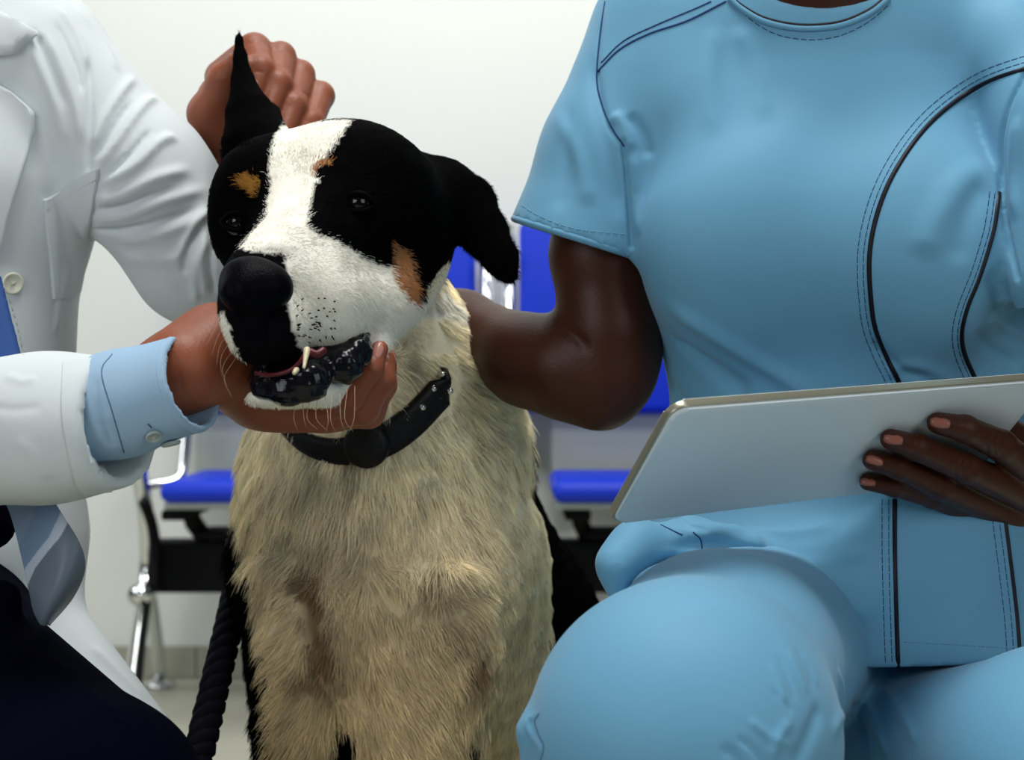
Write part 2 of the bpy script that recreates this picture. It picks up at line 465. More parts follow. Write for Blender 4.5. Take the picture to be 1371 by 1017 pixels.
# trunk, neck
d.cone((600, 640, 1.68, 100), (655, 860, 1.78, 140), .03)
d.cone((655, 860, 1.78, 140), (640, 1120, 1.95, 185), .05)
d.cone((470, 740, 1.66, 140), (520, 950, 1.75, 150), .04)
d.ell((520, 735, 1.50), (208, 175, 170), k=.04)
d.ell((540, 850, 1.50), (192, 160, 190), k=.04)
d.cone((505, 400, 1.44, 92), (505, 600, 1.50, 176), .03)
d.ell((640, 575, 1.50), (55, 80, 75), (0, -20, 0), k=.025); d.ell((622, 480, 1.45), (42, 60, 84), (0, -22, 0), k=.03)
d.ell((520, 900, 1.50), (170, 130, 130), k=.04)
# shoulder muscles and legs
d.chain([(415, 800, 1.44, 66), (408, 900, 1.40, 52), (400, 985, 1.385, 42), (400, 1180, 1.37, 33), (398, 1480, 1.36, 30)], .035)
d.chain([(600, 790, 1.42, 95), (575, 900, 1.40, 80), (558, 1000, 1.39, 72), (552, 1180, 1.38, 42), (552, 1480, 1.36, 31)], .03)
d.chain([(690, 880, 1.48, 40), (688, 980, 1.48, 27), (690, 1150, 1.48, 25)], .03)
for px in (396, 550):
    d.ell((px, 1500, 1.31), (42, 62, 26), k=.02)
    for k_ in (-1.5, -.5, .5, 1.5): d.ell((px+k_*19, 1522, 1.265), (11, 20, 15), k=.008)
# haunches and hind paws
for px in (450, 800):
    d.ell((px, 1140, 1.80), (75, 140, 130), (20, 0, 0), k=.04)
    d.chain([(px, 1230, 1.70, 45), (px, 1275, 1.95, 30), (px, 1300, 1.75, 32), (px, 1310, 1.62, 34)], .03)
d.chain([(640, 1230, 2.1, 30), (700, 1290, 2.3, 22), (820, 1300, 2.3, 12)], .02)
# skull, brows, cheeks
d.ell((450, 290, 1.30), (152, 150, 118), (0, -6, 0), k=.035)
d.ell((468, 222, 1.26), (68, 70, 48), k=.03)
d.ell((352, 240, 1.25), (48, 62, 48), k=.03)
d.ell((545, 345, 1.31), (52, 75, 72), k=.03)
d.ell((335, 300, 1.27), (44, 60, 74), k=.025)
# muzzle
d.cone((432, 318, 1.22, 84), (352, 372, 1.12, 50), .03)
d.ell((420, 398, 1.155), (66, 66, 60), (0, 18, 0), k=.02)
d.ell((372, 440, 1.115), (44, 48, 40), k=.016)
d.ell((330, 425, 1.105), (33, 46, 62), (0, -12, 0), k=.018)
d.cone((520, 400, 1.25, 50), (440, 420, 1.17, 52), .02)
# lower jaw
d.cone((500, 440, 1.28, 48), (400, 512, 1.165, 30), .014)
d.ell((388, 528, 1.145), (60, 42, 17), (0, -5, 0), k=.01); d.cone((430, 530, 1.15, 14), (500, 462, 1.19, 14), .01)
d.cone((515, 405, 1.23, 22), (498, 475, 1.20, 17), .014); d.cone((498, 475, 1.20, 17), (445, 530, 1.17, 14), .012)
# ears
FL = ((0.15, 1, 0.1), 0.30)
d.cone((540, 262, 1.35, 62), (590, 270, 1.34, 58), .012)
d.chain([(585, 264, 1.33, 54), (622, 276, 1.32, 40), (648, 312, 1.31, 30), (670, 345, 1.30, 22), (680, 368, 1.30, 15)], .004, flat=FL)
d.cone((375, 215, 1.34, 34), (345, 190, 1.36, 38), .012)
d.chain([(345, 195, 1.36, 50), (335, 155, 1.37, 33), (325, 108, 1.385, 16), (322, 78, 1.39, 10), (320, 54, 1.395, 6), (320, 46, 1.395, 4)], .003, flat=((0, 1, 0), .8))
d.cone((358, 178, 1.375, 28), (362, 152, 1.385, 15), .004)
# sockets, stop, mouth gap
d.ell((478, 272, 1.165), (24, 22, 16), k=.012, mode='-')
d.ell((316, 298, 1.165), (16, 22, 13), k=.012, mode='-')
dV, dQ = d.mesh(0.0034)
dV = smooth(dV, dQ, 2, .4)
dV = folds(dV, dQ, [
    ([(395, 785), (415, 830), (425, 880), (428, 925)], 20, -20), ([(325, 762), (370, 750), (405, 752)], 12, 9), ([(340, 785), (375, 778), (400, 780)], 10, -6), ([(490, 768), (540, 772), (600, 765), (660, 768)], 14, 9), ([(560, 795), (600, 797)], 10, -3),
    ([(490, 755), (492, 800), (500, 860), (512, 930)], 10, 9), ([(470, 790), (472, 850), (480, 920)], 12, -5), ([(655, 860), (645, 900)], 10, -8), ([(560, 780), (600, 768), (640, 776)], 10, 6),
    ([(598, 800), (618, 850), (632, 890)], 20, -6), ([(640, 790), (665, 850), (668, 900)], 12, 6),
    ([(440, 905), (460, 940)], 12, -6), ([(410, 190), (395, 260), (390, 310)], 16, -6),
    ([(500, 610), (470, 680), (450, 740)], 14, 4), ([(400, 640), (370, 690), (360, 740)], 14, 4), ([(560, 620), (600, 680), (640, 740)], 16, 5),
    ([(300, 520), (330, 560), (360, 600)], 10, 3), ([(600, 620), (640, 600), (680, 570)], 12, 4),
])
dN = vnormals(dV, dQ)
dS = Surf(dV, dQ)

BLAZE = [(372, 172), (384, 168), (440, 160), (470, 160), (462, 176), (446, 196), (428, 218), (424, 245), (414, 272), (412, 300), (428, 315), (450, 322), (478, 340), (505, 352), (524, 358), (560, 404),
         (578, 396), (604, 352), (640, 400), (640, 640), (280, 640), (280, 345), (300, 348), (318, 335), (342, 306), (356, 282), (362, 250), (362, 215), (366, 190)]
MUZZ = [(280, 330), (386, 340), (384, 400), (386, 425), (394, 452), (404, 468), (412, 482), (345, 505), (330, 498), (318, 470), (304, 430), (290, 415)]
TAN = [(524, 318), (536, 330), (552, 356), (561, 384), (560, 408), (546, 404), (534, 385), (524, 360)]
TANL = [(317, 238), (330, 232), (345, 240), (344, 256), (336, 262), (325, 252)]
TANR = [(418, 222), (424, 212), (446, 212), (440, 219), (426, 222), (420, 238)]
CHEST = [(280, 540), (330, 520), (470, 470), (500, 410), (560, 400), (600, 352), (640, 420), (700, 520), (697, 590), (728, 650), (741, 710), (741, 830), (735, 880), (715, 980), (715, 1600),
         (630, 1600), (640, 990), (630, 972), (630, 1600), (478, 1600), (474, 985), (450, 966), (446, 1600), (300, 1600), (360, 1010), (355, 890), (342, 830), (338, 760), (325, 690)]
def dog_colour(V, jit=0.0):
    x, y = to_px(V); n = len(V); Y = V[:, 1]/SC
    x = x+np.random.normal(size=n)*jit+noise3(V, 30, 3)*3; y = y+np.random.normal(size=n)*jit+noise3(V, 30, 4)*3
    col = np.tile(np.array([0.0009, 0.0009, 0.0011]), (n, 1))
    head = (Y < 1.42) & (y < 545)
    white = np.array([0.86, 0.84, 0.74]); cream = np.array([0.76, 0.62, 0.37]); tan = np.array([0.42, 0.20, 0.085])
    bz = head & in_poly(x, y, BLAZE) & ~((x > 505) & (y > 428) & (Y > 1.25))
    col[bz] = white
    ch = in_poly(x, y, CHEST) & (Y < 1.56) & ~((y < 545) & (Y < 1.25)) & ~bz
    ch |= (y > 1020) & (x < 640) & (Y < 1.5)
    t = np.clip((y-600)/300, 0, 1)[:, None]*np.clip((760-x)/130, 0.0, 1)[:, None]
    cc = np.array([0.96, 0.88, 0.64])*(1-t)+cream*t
    br = sum(a*np.exp(-((x-cx)/sx)**2-((y-cy)/sy)**2) for cx, cy, sx, sy, a in ((416, 775, 11, 26, .95), (422, 815, 20, 44, .75), (434, 885, 20, 46, .95), (402, 912, 14, 16, .7), (585, 785, 22, 30, .5), (640, 895, 16, 26, .9), (600, 850, 40, 50, .3), (430, 735, 60, 26, .35), (500, 850, 60, 90, .25), (425, 640, 50, 40, .2), (545, 480, 18, 45, .6), (470, 620, 8, 30, .5), (425, 605, 6, 25, .5), (570, 615, 8, 20, .5)))  # tan tint mixed with painted shade, in chest creases and beside the jaw
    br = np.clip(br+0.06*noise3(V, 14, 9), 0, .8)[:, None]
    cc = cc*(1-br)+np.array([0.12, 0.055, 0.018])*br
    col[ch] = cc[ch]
    col[head & in_poly(x, y, MUZZ)] = (0.003, 0.003, 0.004)
    col[head & in_poly(x, y, TAN)] = tan
    col[head & in_poly(x, y, TANL)] = (0.36, 0.17, 0.035)
    col[head & in_poly(x, y, TANR)] = tan*.8
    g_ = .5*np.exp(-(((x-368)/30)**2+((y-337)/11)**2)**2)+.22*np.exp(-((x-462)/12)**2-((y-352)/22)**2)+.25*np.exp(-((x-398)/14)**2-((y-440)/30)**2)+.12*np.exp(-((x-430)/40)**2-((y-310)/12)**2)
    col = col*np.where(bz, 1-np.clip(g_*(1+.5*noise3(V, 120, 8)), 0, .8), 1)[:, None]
    return col
dcol = dog_colour(dV)
def set_attr(o, name, col):
    a = o.data.attributes.new(name, 'FLOAT_COLOR', 'POINT')
    a.data.foreach_set('color', np.c_[col, np.ones(len(col))].astype(np.float32).ravel())
M['dogskin'] = mat('dog_coat', (0.6, 0.6, 0.5, 1), 0.85, attr='coat', spec=0.02, bump=.4, bscale=500)
M['fur'] = mat('fur', (0.6, 0.6, 0.5, 1), 0.6, attr='coat', spec=0.03)
dog = thing('dog', 'large sitting black and white dog with tan cheek, one ear held up', 'dog', (P(530, 1444, 1.5)[0], 1.5*SC, 0))
dbody = link_mesh('body', dV, dQ, M['dogskin'], dog); set_attr(dbody, 'coat', dcol)

def make_fur(V, Q, N, parent, n_total, name='fur'):
    a, b, c, e = [V[Q[:, i]] for i in range(4)]
    cr = np.cross(c-a, e-b)*.5; ar = np.linalg.norm(cr, axis=1); fn = cr/np.maximum(ar, 1e-12)[:, None]
    ctr = (a+b+c+e)/4; x, y = to_px(ctr)
    view = ctr-np.array([0, 0, H]); view /= np.linalg.norm(view, axis=1)[:, None]
    front = -(fn*view).sum(1) > -.25
    inf = (y < 1060) & (y > 0)
    wgt = ar*np.where(front & inf, 1, np.where(inf, .25, .06))
    wgt = wgt*np.where((y < 420) & (ctr[:, 1] < 1.42*SC), 2.0, 1.0)
    f = np.random.choice(len(Q), n_total, p=wgt/wgt.sum())
    u, v = np.random.rand(n_total), np.random.rand(n_total)
    w4 = [(1-u)*(1-v), u*(1-v), u*v, (1-u)*v]
    R = sum(w4[i][:, None]*V[Q[f, i]] for i in range(4)); Nn = sum(w4[i][:, None]*N[Q[f, i]] for i in range(4)); Nn /= np.linalg.norm(Nn, axis=1)[:, None]
    x, y = to_px(R); Y = R[:, 1]/SC
    head = ((y < 470) & (Y < 1.40)) | ((y < 560) & (Y < 1.24))
    # drop hair where skin, lips, nose or eyes show
    keep = ~(head & in_poly(x, y, [(285, 345), (384, 345), (388, 412), (395, 440), (405, 465), (410, 490), (340, 505), (312, 455), (296, 425)]))
    keep &= ~(head & (((x-478)/17)**2+((y-270)/12)**2 < 1)) & ~(head & (((x-316)/10)**2+((y-297)/12)**2 < 1))
    keep &= ~((Y < 1.24) & in_poly(x, y, [(335, 505), (420, 478), (436, 468), (460, 470), (492, 432), (496, 470), (486, 500), (455, 514), (440, 530), (400, 541), (345, 538)]))
    R, Nn, x, y, Y, head = [q[keep] for q in (R, Nn, x, y, Y, head)]; m = len(R)
    nose = P(345, 385, 1.06)
    fh = R-nose; fh /= np.linalg.norm(fh, axis=1)[:, None]
    fh[:, 2] -= .25
    side = (x-500)/240
    fb = np.stack([side*.9+.25*noise3(R, 9, 11), np.full(m, -.15), np.full(m, -1.0)+.1*noise3(R, 7, 12)], 1)
    nk = np.clip((640-y)/120, 0, 1)*(x > 520); fb[:, 0] += nk*1.6
    # swirls around the chest creases
    for cx, cy, s in ((492, 770, 1), (418, 775, -1), (600, 790, 1)):
        g = np.exp(-((x-cx)/45)**2-((y-cy)/40)**2); fb[:, 0] += g*np.tanh((x-cx)/16)*1.1; fb[:, 2] += g*.7
    lw = np.clip((y-800)/100, 0, 1)
    fb[:, 0] += lw*(.9*np.sin((x-430)/60))
    ear = head & ((x > 575) | ((y < 190) & (x < 400)))
    D = np.where(head[:, None], fh, fb)
    up = head & (y < 200) & (x < 400); D[up] = (0, 0, 1)
    D += .18*np.random.normal(size=(m, 3))
    D -= (D*Nn).sum(1)[:, None]*Nn; D /= np.linalg.norm(D, axis=1)[:, None]+1e-9
    ln = np.where(head, .0060, .019)
    ln = np.where(head & (y > 330) & (x < 470), .0042, ln)
    ln = np.where(ear, .0045, ln)
    ln = np.where(~head & (y < 480), .012, ln)
    ln = np.where(~head & (y > 780), .0135, ln); ln = np.where(~head & (Y > 1.56), .012, ln)
    ruff = ~head & (x > 630) & (y > 460) & (y < 620); ln = np.where(ruff, .021, ln)
    lift = np.where(head, .35, .38); lift = np.where(ruff, .75, lift); lift = np.where(ear, .15, lift)
    ln *= .65+.6*np.random.rand(m)
    # clumps: strands lean towards shared directions
    band = (~head) & in_poly(x, y, [(380, 552), (430, 560), (515, 552), (552, 520), (580, 478), (610, 470), (612, 520), (598, 548), (555, 580), (520, 596), (470, 604), (395, 590)]); ln = np.where(band, .0035, ln)
    ln = np.where(~head & (y > 640) & (x > 655), .0085, ln)
    cl = np.stack([noise3(R, 55, s_, 2) for s_ in (21, 22, 23)], 1)*.22+np.stack([noise3(R, 150, s_, 1) for s_ in (24, 25, 26)], 1)*.07
    D2 = D+cl*np.where(head, .4, 1.2)[:, None]
    K = 4; pts = np.empty((m, K, 3))
    for k in range(K):
        t = k/(K-1)
        pts[:, k] = R+ln[:, None]*t*(D2*(1-.0*t)+Nn*(lift*(1-.55*t))[:, None])-Nn*.001*(1-t)
        pts[:, k, 2] -= ln*.18*t*t
    col = dog_colour(R, 2.6)
    isb = col.max(1) < .02
    col = col*np.where(head, .85+.25*np.random.rand(m), .78+.6*np.random.rand(m))[:, None]*(1+np.where(head, .06, .22)*noise3(R, 40, 31))[:, None]
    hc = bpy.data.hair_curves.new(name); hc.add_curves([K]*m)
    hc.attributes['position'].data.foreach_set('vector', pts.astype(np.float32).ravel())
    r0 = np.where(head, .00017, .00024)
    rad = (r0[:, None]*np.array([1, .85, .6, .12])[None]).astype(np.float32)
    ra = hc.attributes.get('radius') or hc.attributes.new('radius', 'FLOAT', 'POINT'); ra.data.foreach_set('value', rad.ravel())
    rt = np.where(head[:, None], np.array([.92, 1, 1.02, 1.03]), np.array([.78, .95, 1.08, 1.15]))          # shade painted into the strands: darker at the root, for depth
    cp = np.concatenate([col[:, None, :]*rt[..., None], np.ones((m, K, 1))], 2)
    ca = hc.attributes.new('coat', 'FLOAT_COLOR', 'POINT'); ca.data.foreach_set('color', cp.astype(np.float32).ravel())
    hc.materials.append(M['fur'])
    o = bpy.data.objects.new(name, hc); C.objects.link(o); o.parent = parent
    o.matrix_parent_inverse = Matrix.Translation(-Vector(parent_world(parent))); o['kind'] = 'stuff'
    return o
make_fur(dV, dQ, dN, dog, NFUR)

# nose, eyes, lips, teeth
M['nose'] = mat('wet_nose', (0.0015, 0.0015, 0.003, 1), 0.4, spec=.03, bump=.4, bscale=700)
M['lid'] = mat('eyelid_skin', (0.001, 0.001, 0.001, 1), 0.6, spec=.02)
M['lip'] = mat('wet_lip', (0.004, 0.004, 0.007, 1), 0.18, spec=.28, bump=.10, bscale=160)
M['eye'] = mat('eye', (0.002, 0.0015, 0.0015, 1), 0.05, spec=.35)
M['gum'] = mat('gum', (0.09, 0.008, 0.014, 1), 0.35)
M['tooth'] = mat('tooth', (0.62, 0.55, 0.36, 1), 0.3)
n_ = SDF(); n_.ell((340, 376, 1.085), (45, 34, 33), (10, 10, 0)).ell((326, 392, 1.075), (32, 28, 24), k=.01).ell((368, 388, 1.085), (22, 26, 22), k=.01)
n_.cone((335, 400, 1.085, 18), (342, 440, 1.09, 22), .012)
n_.ell((368, 376, 1.052), (8, 14, 10), (0, 20, 0), k=.006, mode='-').ell((303, 386, 1.052), (8, 14, 10), (0, -20, 0), k=.006, mode='-').cone((334, 395, 1.045, 2.5), (338, 440, 1.06, 2.5), .004, '-')
nV, nQ = n_.mesh(.0014); link_mesh('nose', nV, nQ, M['nose'], dog)
for px, py, Y_, r_ in ((479, 271, 1.19, 17), (317, 297, 1.185, 13)):
    h, nn = dS.hit(px, py)
    if h is None: continue
    h = h+np.array([0, .006, 0])
    V, Q = lathe([(.0001, .010), (.004, .0092), (.0072, .0068), (.0094, .003), (.0099, 0), (.0094, -.003), (.0072, -.0068), (.004, -.0092), (.0001, -.010)], h, (0, -1, .1), 20)
    e = link_mesh('eye', V, Q, M['eye'], dog)
    ld = SDF(); hp = h+np.array([0, -.004, 0])
    a = np.array([.0115, 0, 0]); L1 = [h-a+np.array([0, -.003, 0]), h+np.array([-.004, -.0085, .0055]), h+np.array([.005, -.0085, .005]), h+a+np.array([0, -.002, -.001])]
    tube('eyelid', spline(L1, 5), .0020, M['lid'], e, 8)
    L2 = [h-a+np.array([0, -.003, 0]), h+np.array([-.004, -.0085, -.0055]), h+np.array([.005, -.0085, -.0055]), h+a+np.array([0, -.002, -.001])]
    tube('eyelid', spline(L2, 5), .0018, M['lid'], e, 8)
lp = SDF()
lp.chain([(352, 516, 1.125, 18), (385, 520, 1.115, 20), (415, 510, 1.12, 24), (428, 496, 1.135, 18)], .008)
lp.chain([(445, 482, 1.15, 14), (462, 488, 1.145, 22), (478, 470, 1.155, 18), (484, 448, 1.175, 10)], .008)
lp.chain([(350, 505, 1.14, 18), (420, 485, 1.15, 22), (470, 465, 1.17, 20)], .01)
lp.cone((433, 470, 1.125, 2.5), (440, 525, 1.12, 3), .004, '-')
lV, lQ = lp.mesh(.0013)
lN = vnormals(lV, lQ); lV = lV+lN*(noise3(lV, 110, 5, 2)*.0007)[:, None]
link_mesh('lower_lip', lV, lQ, M['lip'], dog)
tube('gum', spline([P(342, 499, 1.10), P(362, 502, 1.09), P(385, 497, 1.085), P(400, 486, 1.085), P(410, 470, 1.09)], 5), .0013, M['gum'], dog, 8)
tube('gum', spline([P(414, 470, 1.10), P(424, 474, 1.10), P(434, 468, 1.105)], 5), .0026, M['gum'], dog, 8)
def tooth(a, b, ra, rb):
    s = SDF().cone(a+(ra,), b+(rb,)); V, Q = s.mesh(.0009); link_mesh('tooth', V, Q, M['tooth'], dog)
tooth((411, 468, 1.085), (407, 492, 1.072), 4.8, 2.2); tooth((397, 495, 1.078), (394, 499, 1.074), 4.2, 3.2)
# whiskers
wk = MB(); rnd = random.Random(3)
M['whisker'] = mat('whisker', (0.5, 0.36, 0.25, 1), 0.4)
def whisk(a, b, c):
    wk.tube(spline([P(*a), P(*b), P(*c)], 4), [.00016, .00016, .00015, .00014, .00013, .00011, .0001, .00008, .00005], 4)
for i in range(6):
    x0 = 300+i*3; whisk((x0, 420+i*12, 1.09), (x0-10-i, 436+i*14, 1.075), (x0-24+i*4, 462+i*14, 1.07))
for i in range(9):
    x0 = 395+i*10; whisk((x0, 542-i*3.2, 1.12), (x0+rnd.uniform(-4, 6), 560, 1.10), (x0+rnd.uniform(-10, 14), 578+rnd.uniform(-6, 4), 1.10))
whisk((520, 450, 1.2), (536, 462, 1.18), (541, 500, 1.17)); whisk((516, 455, 1.2), (530, 480, 1.18), (534, 515, 1.17))
for i in range(10):
    px, py = 405+rnd.uniform(0, 45), 405+rnd.uniform(-5, 45)
sp = MB()
for i in range(44):
    px, py = 396+rnd.uniform(0, 52), 398+rnd.uniform(0, 60)
    h, nn = dS.hit(px, py)
    if h is not None and h[1] < 1.25*SC: sp.tube([h, h+nn*.0022], [.00055, .0003], 5)
sp.build('whisker_spots', M['lid'], dog)['kind'] = 'stuff'
wk.build('whiskers', M['whisker'], dog)['kind'] = 'stuff'

# collar (lies on the neck) and leash
M['leather'] = mat('black_leather', (0.0035, 0.003, 0.003, 1), 0.5, bump=.5, bscale=260, spec=.25)
# ring where a tilted plane meets the neck
h3 = [dS.hit(*p)[0] for p in ((395, 570), (490, 592), (590, 512))]
pn_ = np.cross(h3[1]-h3[0], h3[2]-h3[0]); pn_ /= np.linalg.norm(pn_); pn_ *= np.sign(pn_[2])
cn = P(500, 500, 1.46); cn = cn-((cn-h3[0])@pn_)*pn_
full = BVHTree.FromPolygons(dV.tolist(), dQ.tolist())
e1 = np.array([1., 0, 0]); e1 -= (e1@pn_)*pn_; e1 /= np.linalg.norm(e1); e2 = np.cross(pn_, e1)
rad = []; NA = 72
for k in range(NA):
    a = 2*math.pi*k/NA; e = math.cos(a)*e1+math.sin(a)*e2
    h = full.ray_cast(Vector(cn+e*.14), Vector(-e)); rad.append(np.linalg.norm(np.array(h[0])-cn) if h[0] is not None else .09)
rad = np.array(rad)
for _ in range(2): rad = np.median([np.roll(rad, q) for q in range(-2, 3)], 0)
for _ in range(3): rad = (np.roll(rad, 1)+rad+np.roll(rad, -1))/3
sink = np.zeros(NA)
for k in range(NA):
    q = cn+rad[k]*(math.cos(2*math.pi*k/NA)*e1+math.sin(2*math.pi*k/NA)*e2)
    sink[k] = 1.0 if (q[1] > cn[1]+.0 or to_px(q[None])[0][0] > 607) else 0
for _ in range(1): sink = (np.roll(sink, 1)+sink+np.roll(sink, -1))/3
L = np.array([cn+(rad[k]*(1-.45*sink[k])+.0056)*(math.cos(2*math.pi*k/NA)*e1+math.sin(2*math.pi*k/NA)*e2) for k in range(NA)])
hw = [.0078+.0058*np.clip((to_px(p[None])[0][0]-395)/110, 0, 1) for p in L]
hw = [a*(1-.7*b_) for a, b_ in zip(hw, sink)]
wd = np.tile(np.array([.10, -.12, 1.0]), (NA, 1))
V, Q = ribbon(L, wd, hw, .005, True)
collar = link_mesh('dog_collar', V, Q, M['leather']); tag(collar, 'black leather collar around the neck of the dog', 'collar')
h, nn = dS.hit(492, 592); h = h+nn*.010
V, Q = lathe([(.0001, -.004), (.017, -.004), (.0185, -.001), (.0175, .003), (.013, .005), (.0001, .0056)], h+np.array([0, 0, -.002]), nn, 28)
o = link_mesh('tag_disc', V, Q, M['leather'], collar)
for px, py in ((588, 502), (596, 506), (574, 520), (597, 522), (560, 545)):
    h, nn = dS.hit(px, py)
    if h is None: continue
    V, Q = lathe([(.0001, -.002), (.0032, -.002), (.003, .001), (.0016, .0024), (.0001, .0028)], h+nn*.0085, nn, 12)
    link_mesh('stud', V, Q, M['chrome'], collar)
M['rope'] = mat('black_rope', (0.0028, 0.0028, 0.007, 1), 0.85, spec=.1)
base = spline([P(352, 560, 1.50), P(338, 640, 1.62), P(328, 700, 1.60), P(314, 800, 1.50), P(292, 900, 1.42), P(266, 1010, 1.33), P(240, 1110, 1.25), P(180, 1180, 1.2)], 18)
ls = MB(); n = len(base); T = np.gradient(base, axis=0); T /= np.linalg.norm(T, axis=1)[:, None]
s_ = np.r_[0, np.cumsum(np.linalg.norm(np.diff(base, axis=0), axis=1))]
u = np.cross(T, (0, 1, 0)); u /= np.linalg.norm(u, axis=1)[:, None]; v = np.cross(T, u)
for k in range(3):
    a = s_/.045*2*math.pi+k*2*math.pi/3
    ls.tube(base+.0048*(np.cos(a)[:, None]*u+np.sin(a)[:, None]*v), .0082, 8)
leash = ls.build('dog_leash', M['rope']); tag(leash, 'thick black twisted rope leash running down from behind the dog', 'leash')
print('part 4', round(time.time()-T0,1))
# ------------------------------------------------------------------ clothing helpers
def patch(name, S, rows, m, parent, lift=.003, nu=10, nv=10, th=.002, puff=0.0, back=True):
    """cloth piece lying on a surface: rows = list of polylines (pixel points), interpolated across"""
    G = []
    R = [spline(r, 8) for r in rows]
    R = [np.stack([np.interp(np.linspace(0, 1, nu), np.linspace(0, 1, len(r)), r[:, i]) for i in (0, 1)], 1) for r in R]
    R = np.array(R); tt = np.linspace(0, len(R)-1, nv)
    V = []; okm = []
    for t in tt:
        i = min(int(t), len(R)-2); f = t-i; L = R[i]*(1-f)+R[i+1]*f
        for j, (px, py) in enumerate(L):
            h, n = S.hit(px, py)
            okm.append(h is not None)
            if h is None: h, n = np.zeros(3), np.array([0, -1., 0])
            V.append((h, n))
    H_ = np.array([v[0] for v in V]); N_ = np.array([v[1] for v in V]); ok_ = np.array(okm).reshape(nv, nu)
    e = np.ones((nv, nu)); e[0] = e[-1] = 0; e[:, 0] = e[:, -1] = 0; e = e.ravel()
    top = H_+N_*(lift+puff*e)[:, None]; bot = H_-N_*.0015; n = nv*nu; Q = []
    idx = lambda i, j: i*nu+j
    cells = {(i, j) for i in range(nv-1) for j in range(nu-1) if ok_[i:i+2, j:j+2].all()}
    for i, j in cells:
        q = [idx(i, j), idx(i, j+1), idx(i+1, j+1), idx(i+1, j)]
        Q.append(q); Q.append([k+n for k in q[::-1]])
        for (di, dj, a, b) in ((-1, 0, 0, 1), (0, 1, 1, 2), (1, 0, 2, 3), (0, -1, 3, 0)):
            if (i+di, j+dj) not in cells: Q.append([q[a], q[a]+n, q[b]+n, q[b]])
    o = link_mesh(name, np.vstack([top, bot]), Q, m, parent)
    bm = bmesh.new(); bm.from_mesh(o.data)
    bmesh.ops.delete(bm, geom=[v for v in bm.verts if not v.link_faces], context='VERTS')
    bmesh.ops.recalc_face_normals(bm, faces=bm.faces); bm.to_mesh(o.data); bm.free()
    return autosmooth(o, 60)
def seam(name, S, pts, rpx, m, parent, lift=0.0, sides=6, n=8):
    L = [S.hit(*p, lift)[0] for p in spline(pts, n)]; L = np.array([l for l in L if l is not None])
    keep = [0]+[i for i in range(1, len(L)) if np.linalg.norm(L[i]-L[i-1]) < .06]
    L = L[keep]; r = rpx*L[:, 1]/F
    return tube(name, L, r, m, parent, sides)
def stitches(S, pts, m, parent, name='stitching', dash=7, gap=3, rpx=.55):
    """row of short thread stitches, one joined part of kind stuff"""
    sp = spline(pts, 20); s_ = np.r_[0, np.cumsum(np.linalg.norm(np.diff(sp, axis=0), axis=1))]
    mb = MB(); t = 0
    while t+dash < s_[-1]:
        q = [S.hit(np.interp(k, s_, sp[:, 0]), np.interp(k, s_, sp[:, 1]), .0001)[0] for k in (t, t+dash/2, t+dash)]
        if all(x is not None for x in q): mb.tube(q, rpx*q[0][1]/F, 4)
        t += dash+gap
    if not mb.V: return None
    o = mb.build(name, m, parent); o['kind'] = 'stuff'; return o
def offset(pts, d):
    p = spline(pts, 4); T = np.gradient(p, axis=0); T /= np.linalg.norm(T, axis=1)[:, None]
    return [tuple(a) for a in p+np.stack([T[:, 1], -T[:, 0]], 1)*d][::2]
def joinm(name, parts, m, parent):
    V = []; Q = []; b = 0
    for v, q in parts: V.append(v); Q.append(q+b); b += len(v)
    return link_mesh(name, np.vstack(V), np.vstack(Q), m, parent)
def button(name, S, px, py, rpx, m, parent, tilt=None, lift=.0015):
    h, nn = S.hit(px, py); r = rpx*h[1]/F
    if tilt is not None: nn = np.array(tilt, float)
    c = h+nn*lift
    V, Q = lathe([(r*.01, -.0008), (r*.97, -.0008), (r, .0004), (r*.93, .0013), (r*.78, .0013), (r*.70, .0006), (r*.01, .0006)], c, nn, 28)
    o = link_mesh(name, V, Q, m, parent); q = Vector(nn).to_track_quat('Z', 'Y').to_matrix(); mb = MB()
    for a in (.6, 2.17, 3.74, 5.31):
        p = Vector(c)+q@Vector((math.cos(a)*r*.2, math.sin(a)*r*.2, .0005)); v, f = lathe([(r*.07, 0), (r*.07, .0003)], p, nn, 8); mb.add(v, f)
    for s_ in (1, -1):
        a = q@Vector((r*.16*s_, r*.13, .0012)); b_ = q@Vector((-r*.16*s_, -r*.13, .0012)); mb.tube([Vector(c)+a, Vector(c)+b_], r*.05, 4)
    mb.build('thread', M['thread'], o); return o
def nail(px, py, Y, dirx, r, S, parent, m):
    h, nn = S.hit(px, py)
    if h is None: return
    d = np.array([dirx[0], 0, -dirx[1]], float); d -= (d@nn)*nn; d /= np.linalg.norm(d); u = np.cross(d, nn)
    V = []; Q = []; nu, nv = 7, 8
    for i in range(nv):
        t = i/(nv-1)*2-1
        wd = r*(1-.55*max(0, t)**3-.35*max(0, -t)**2.5)
        for j in range(nu):
            s_ = j/(nu-1)*2-1
            V.append(h+d*t*r*1.35+u*s_*wd*.8+nn*(.0009-.0022*s_*s_-.0012*max(0, t)**2))
    for i in range(nv-1):
        for j in range(nu-1): Q.append([i*nu+j, i*nu+j+1, (i+1)*nu+j+1, (i+1)*nu+j])
    o = link_mesh('fingernail', V, Q, m, parent)
    md = o.modifiers.new('s', 'SOLIDIFY'); md.thickness = .0007; md.offset = -1
    return o
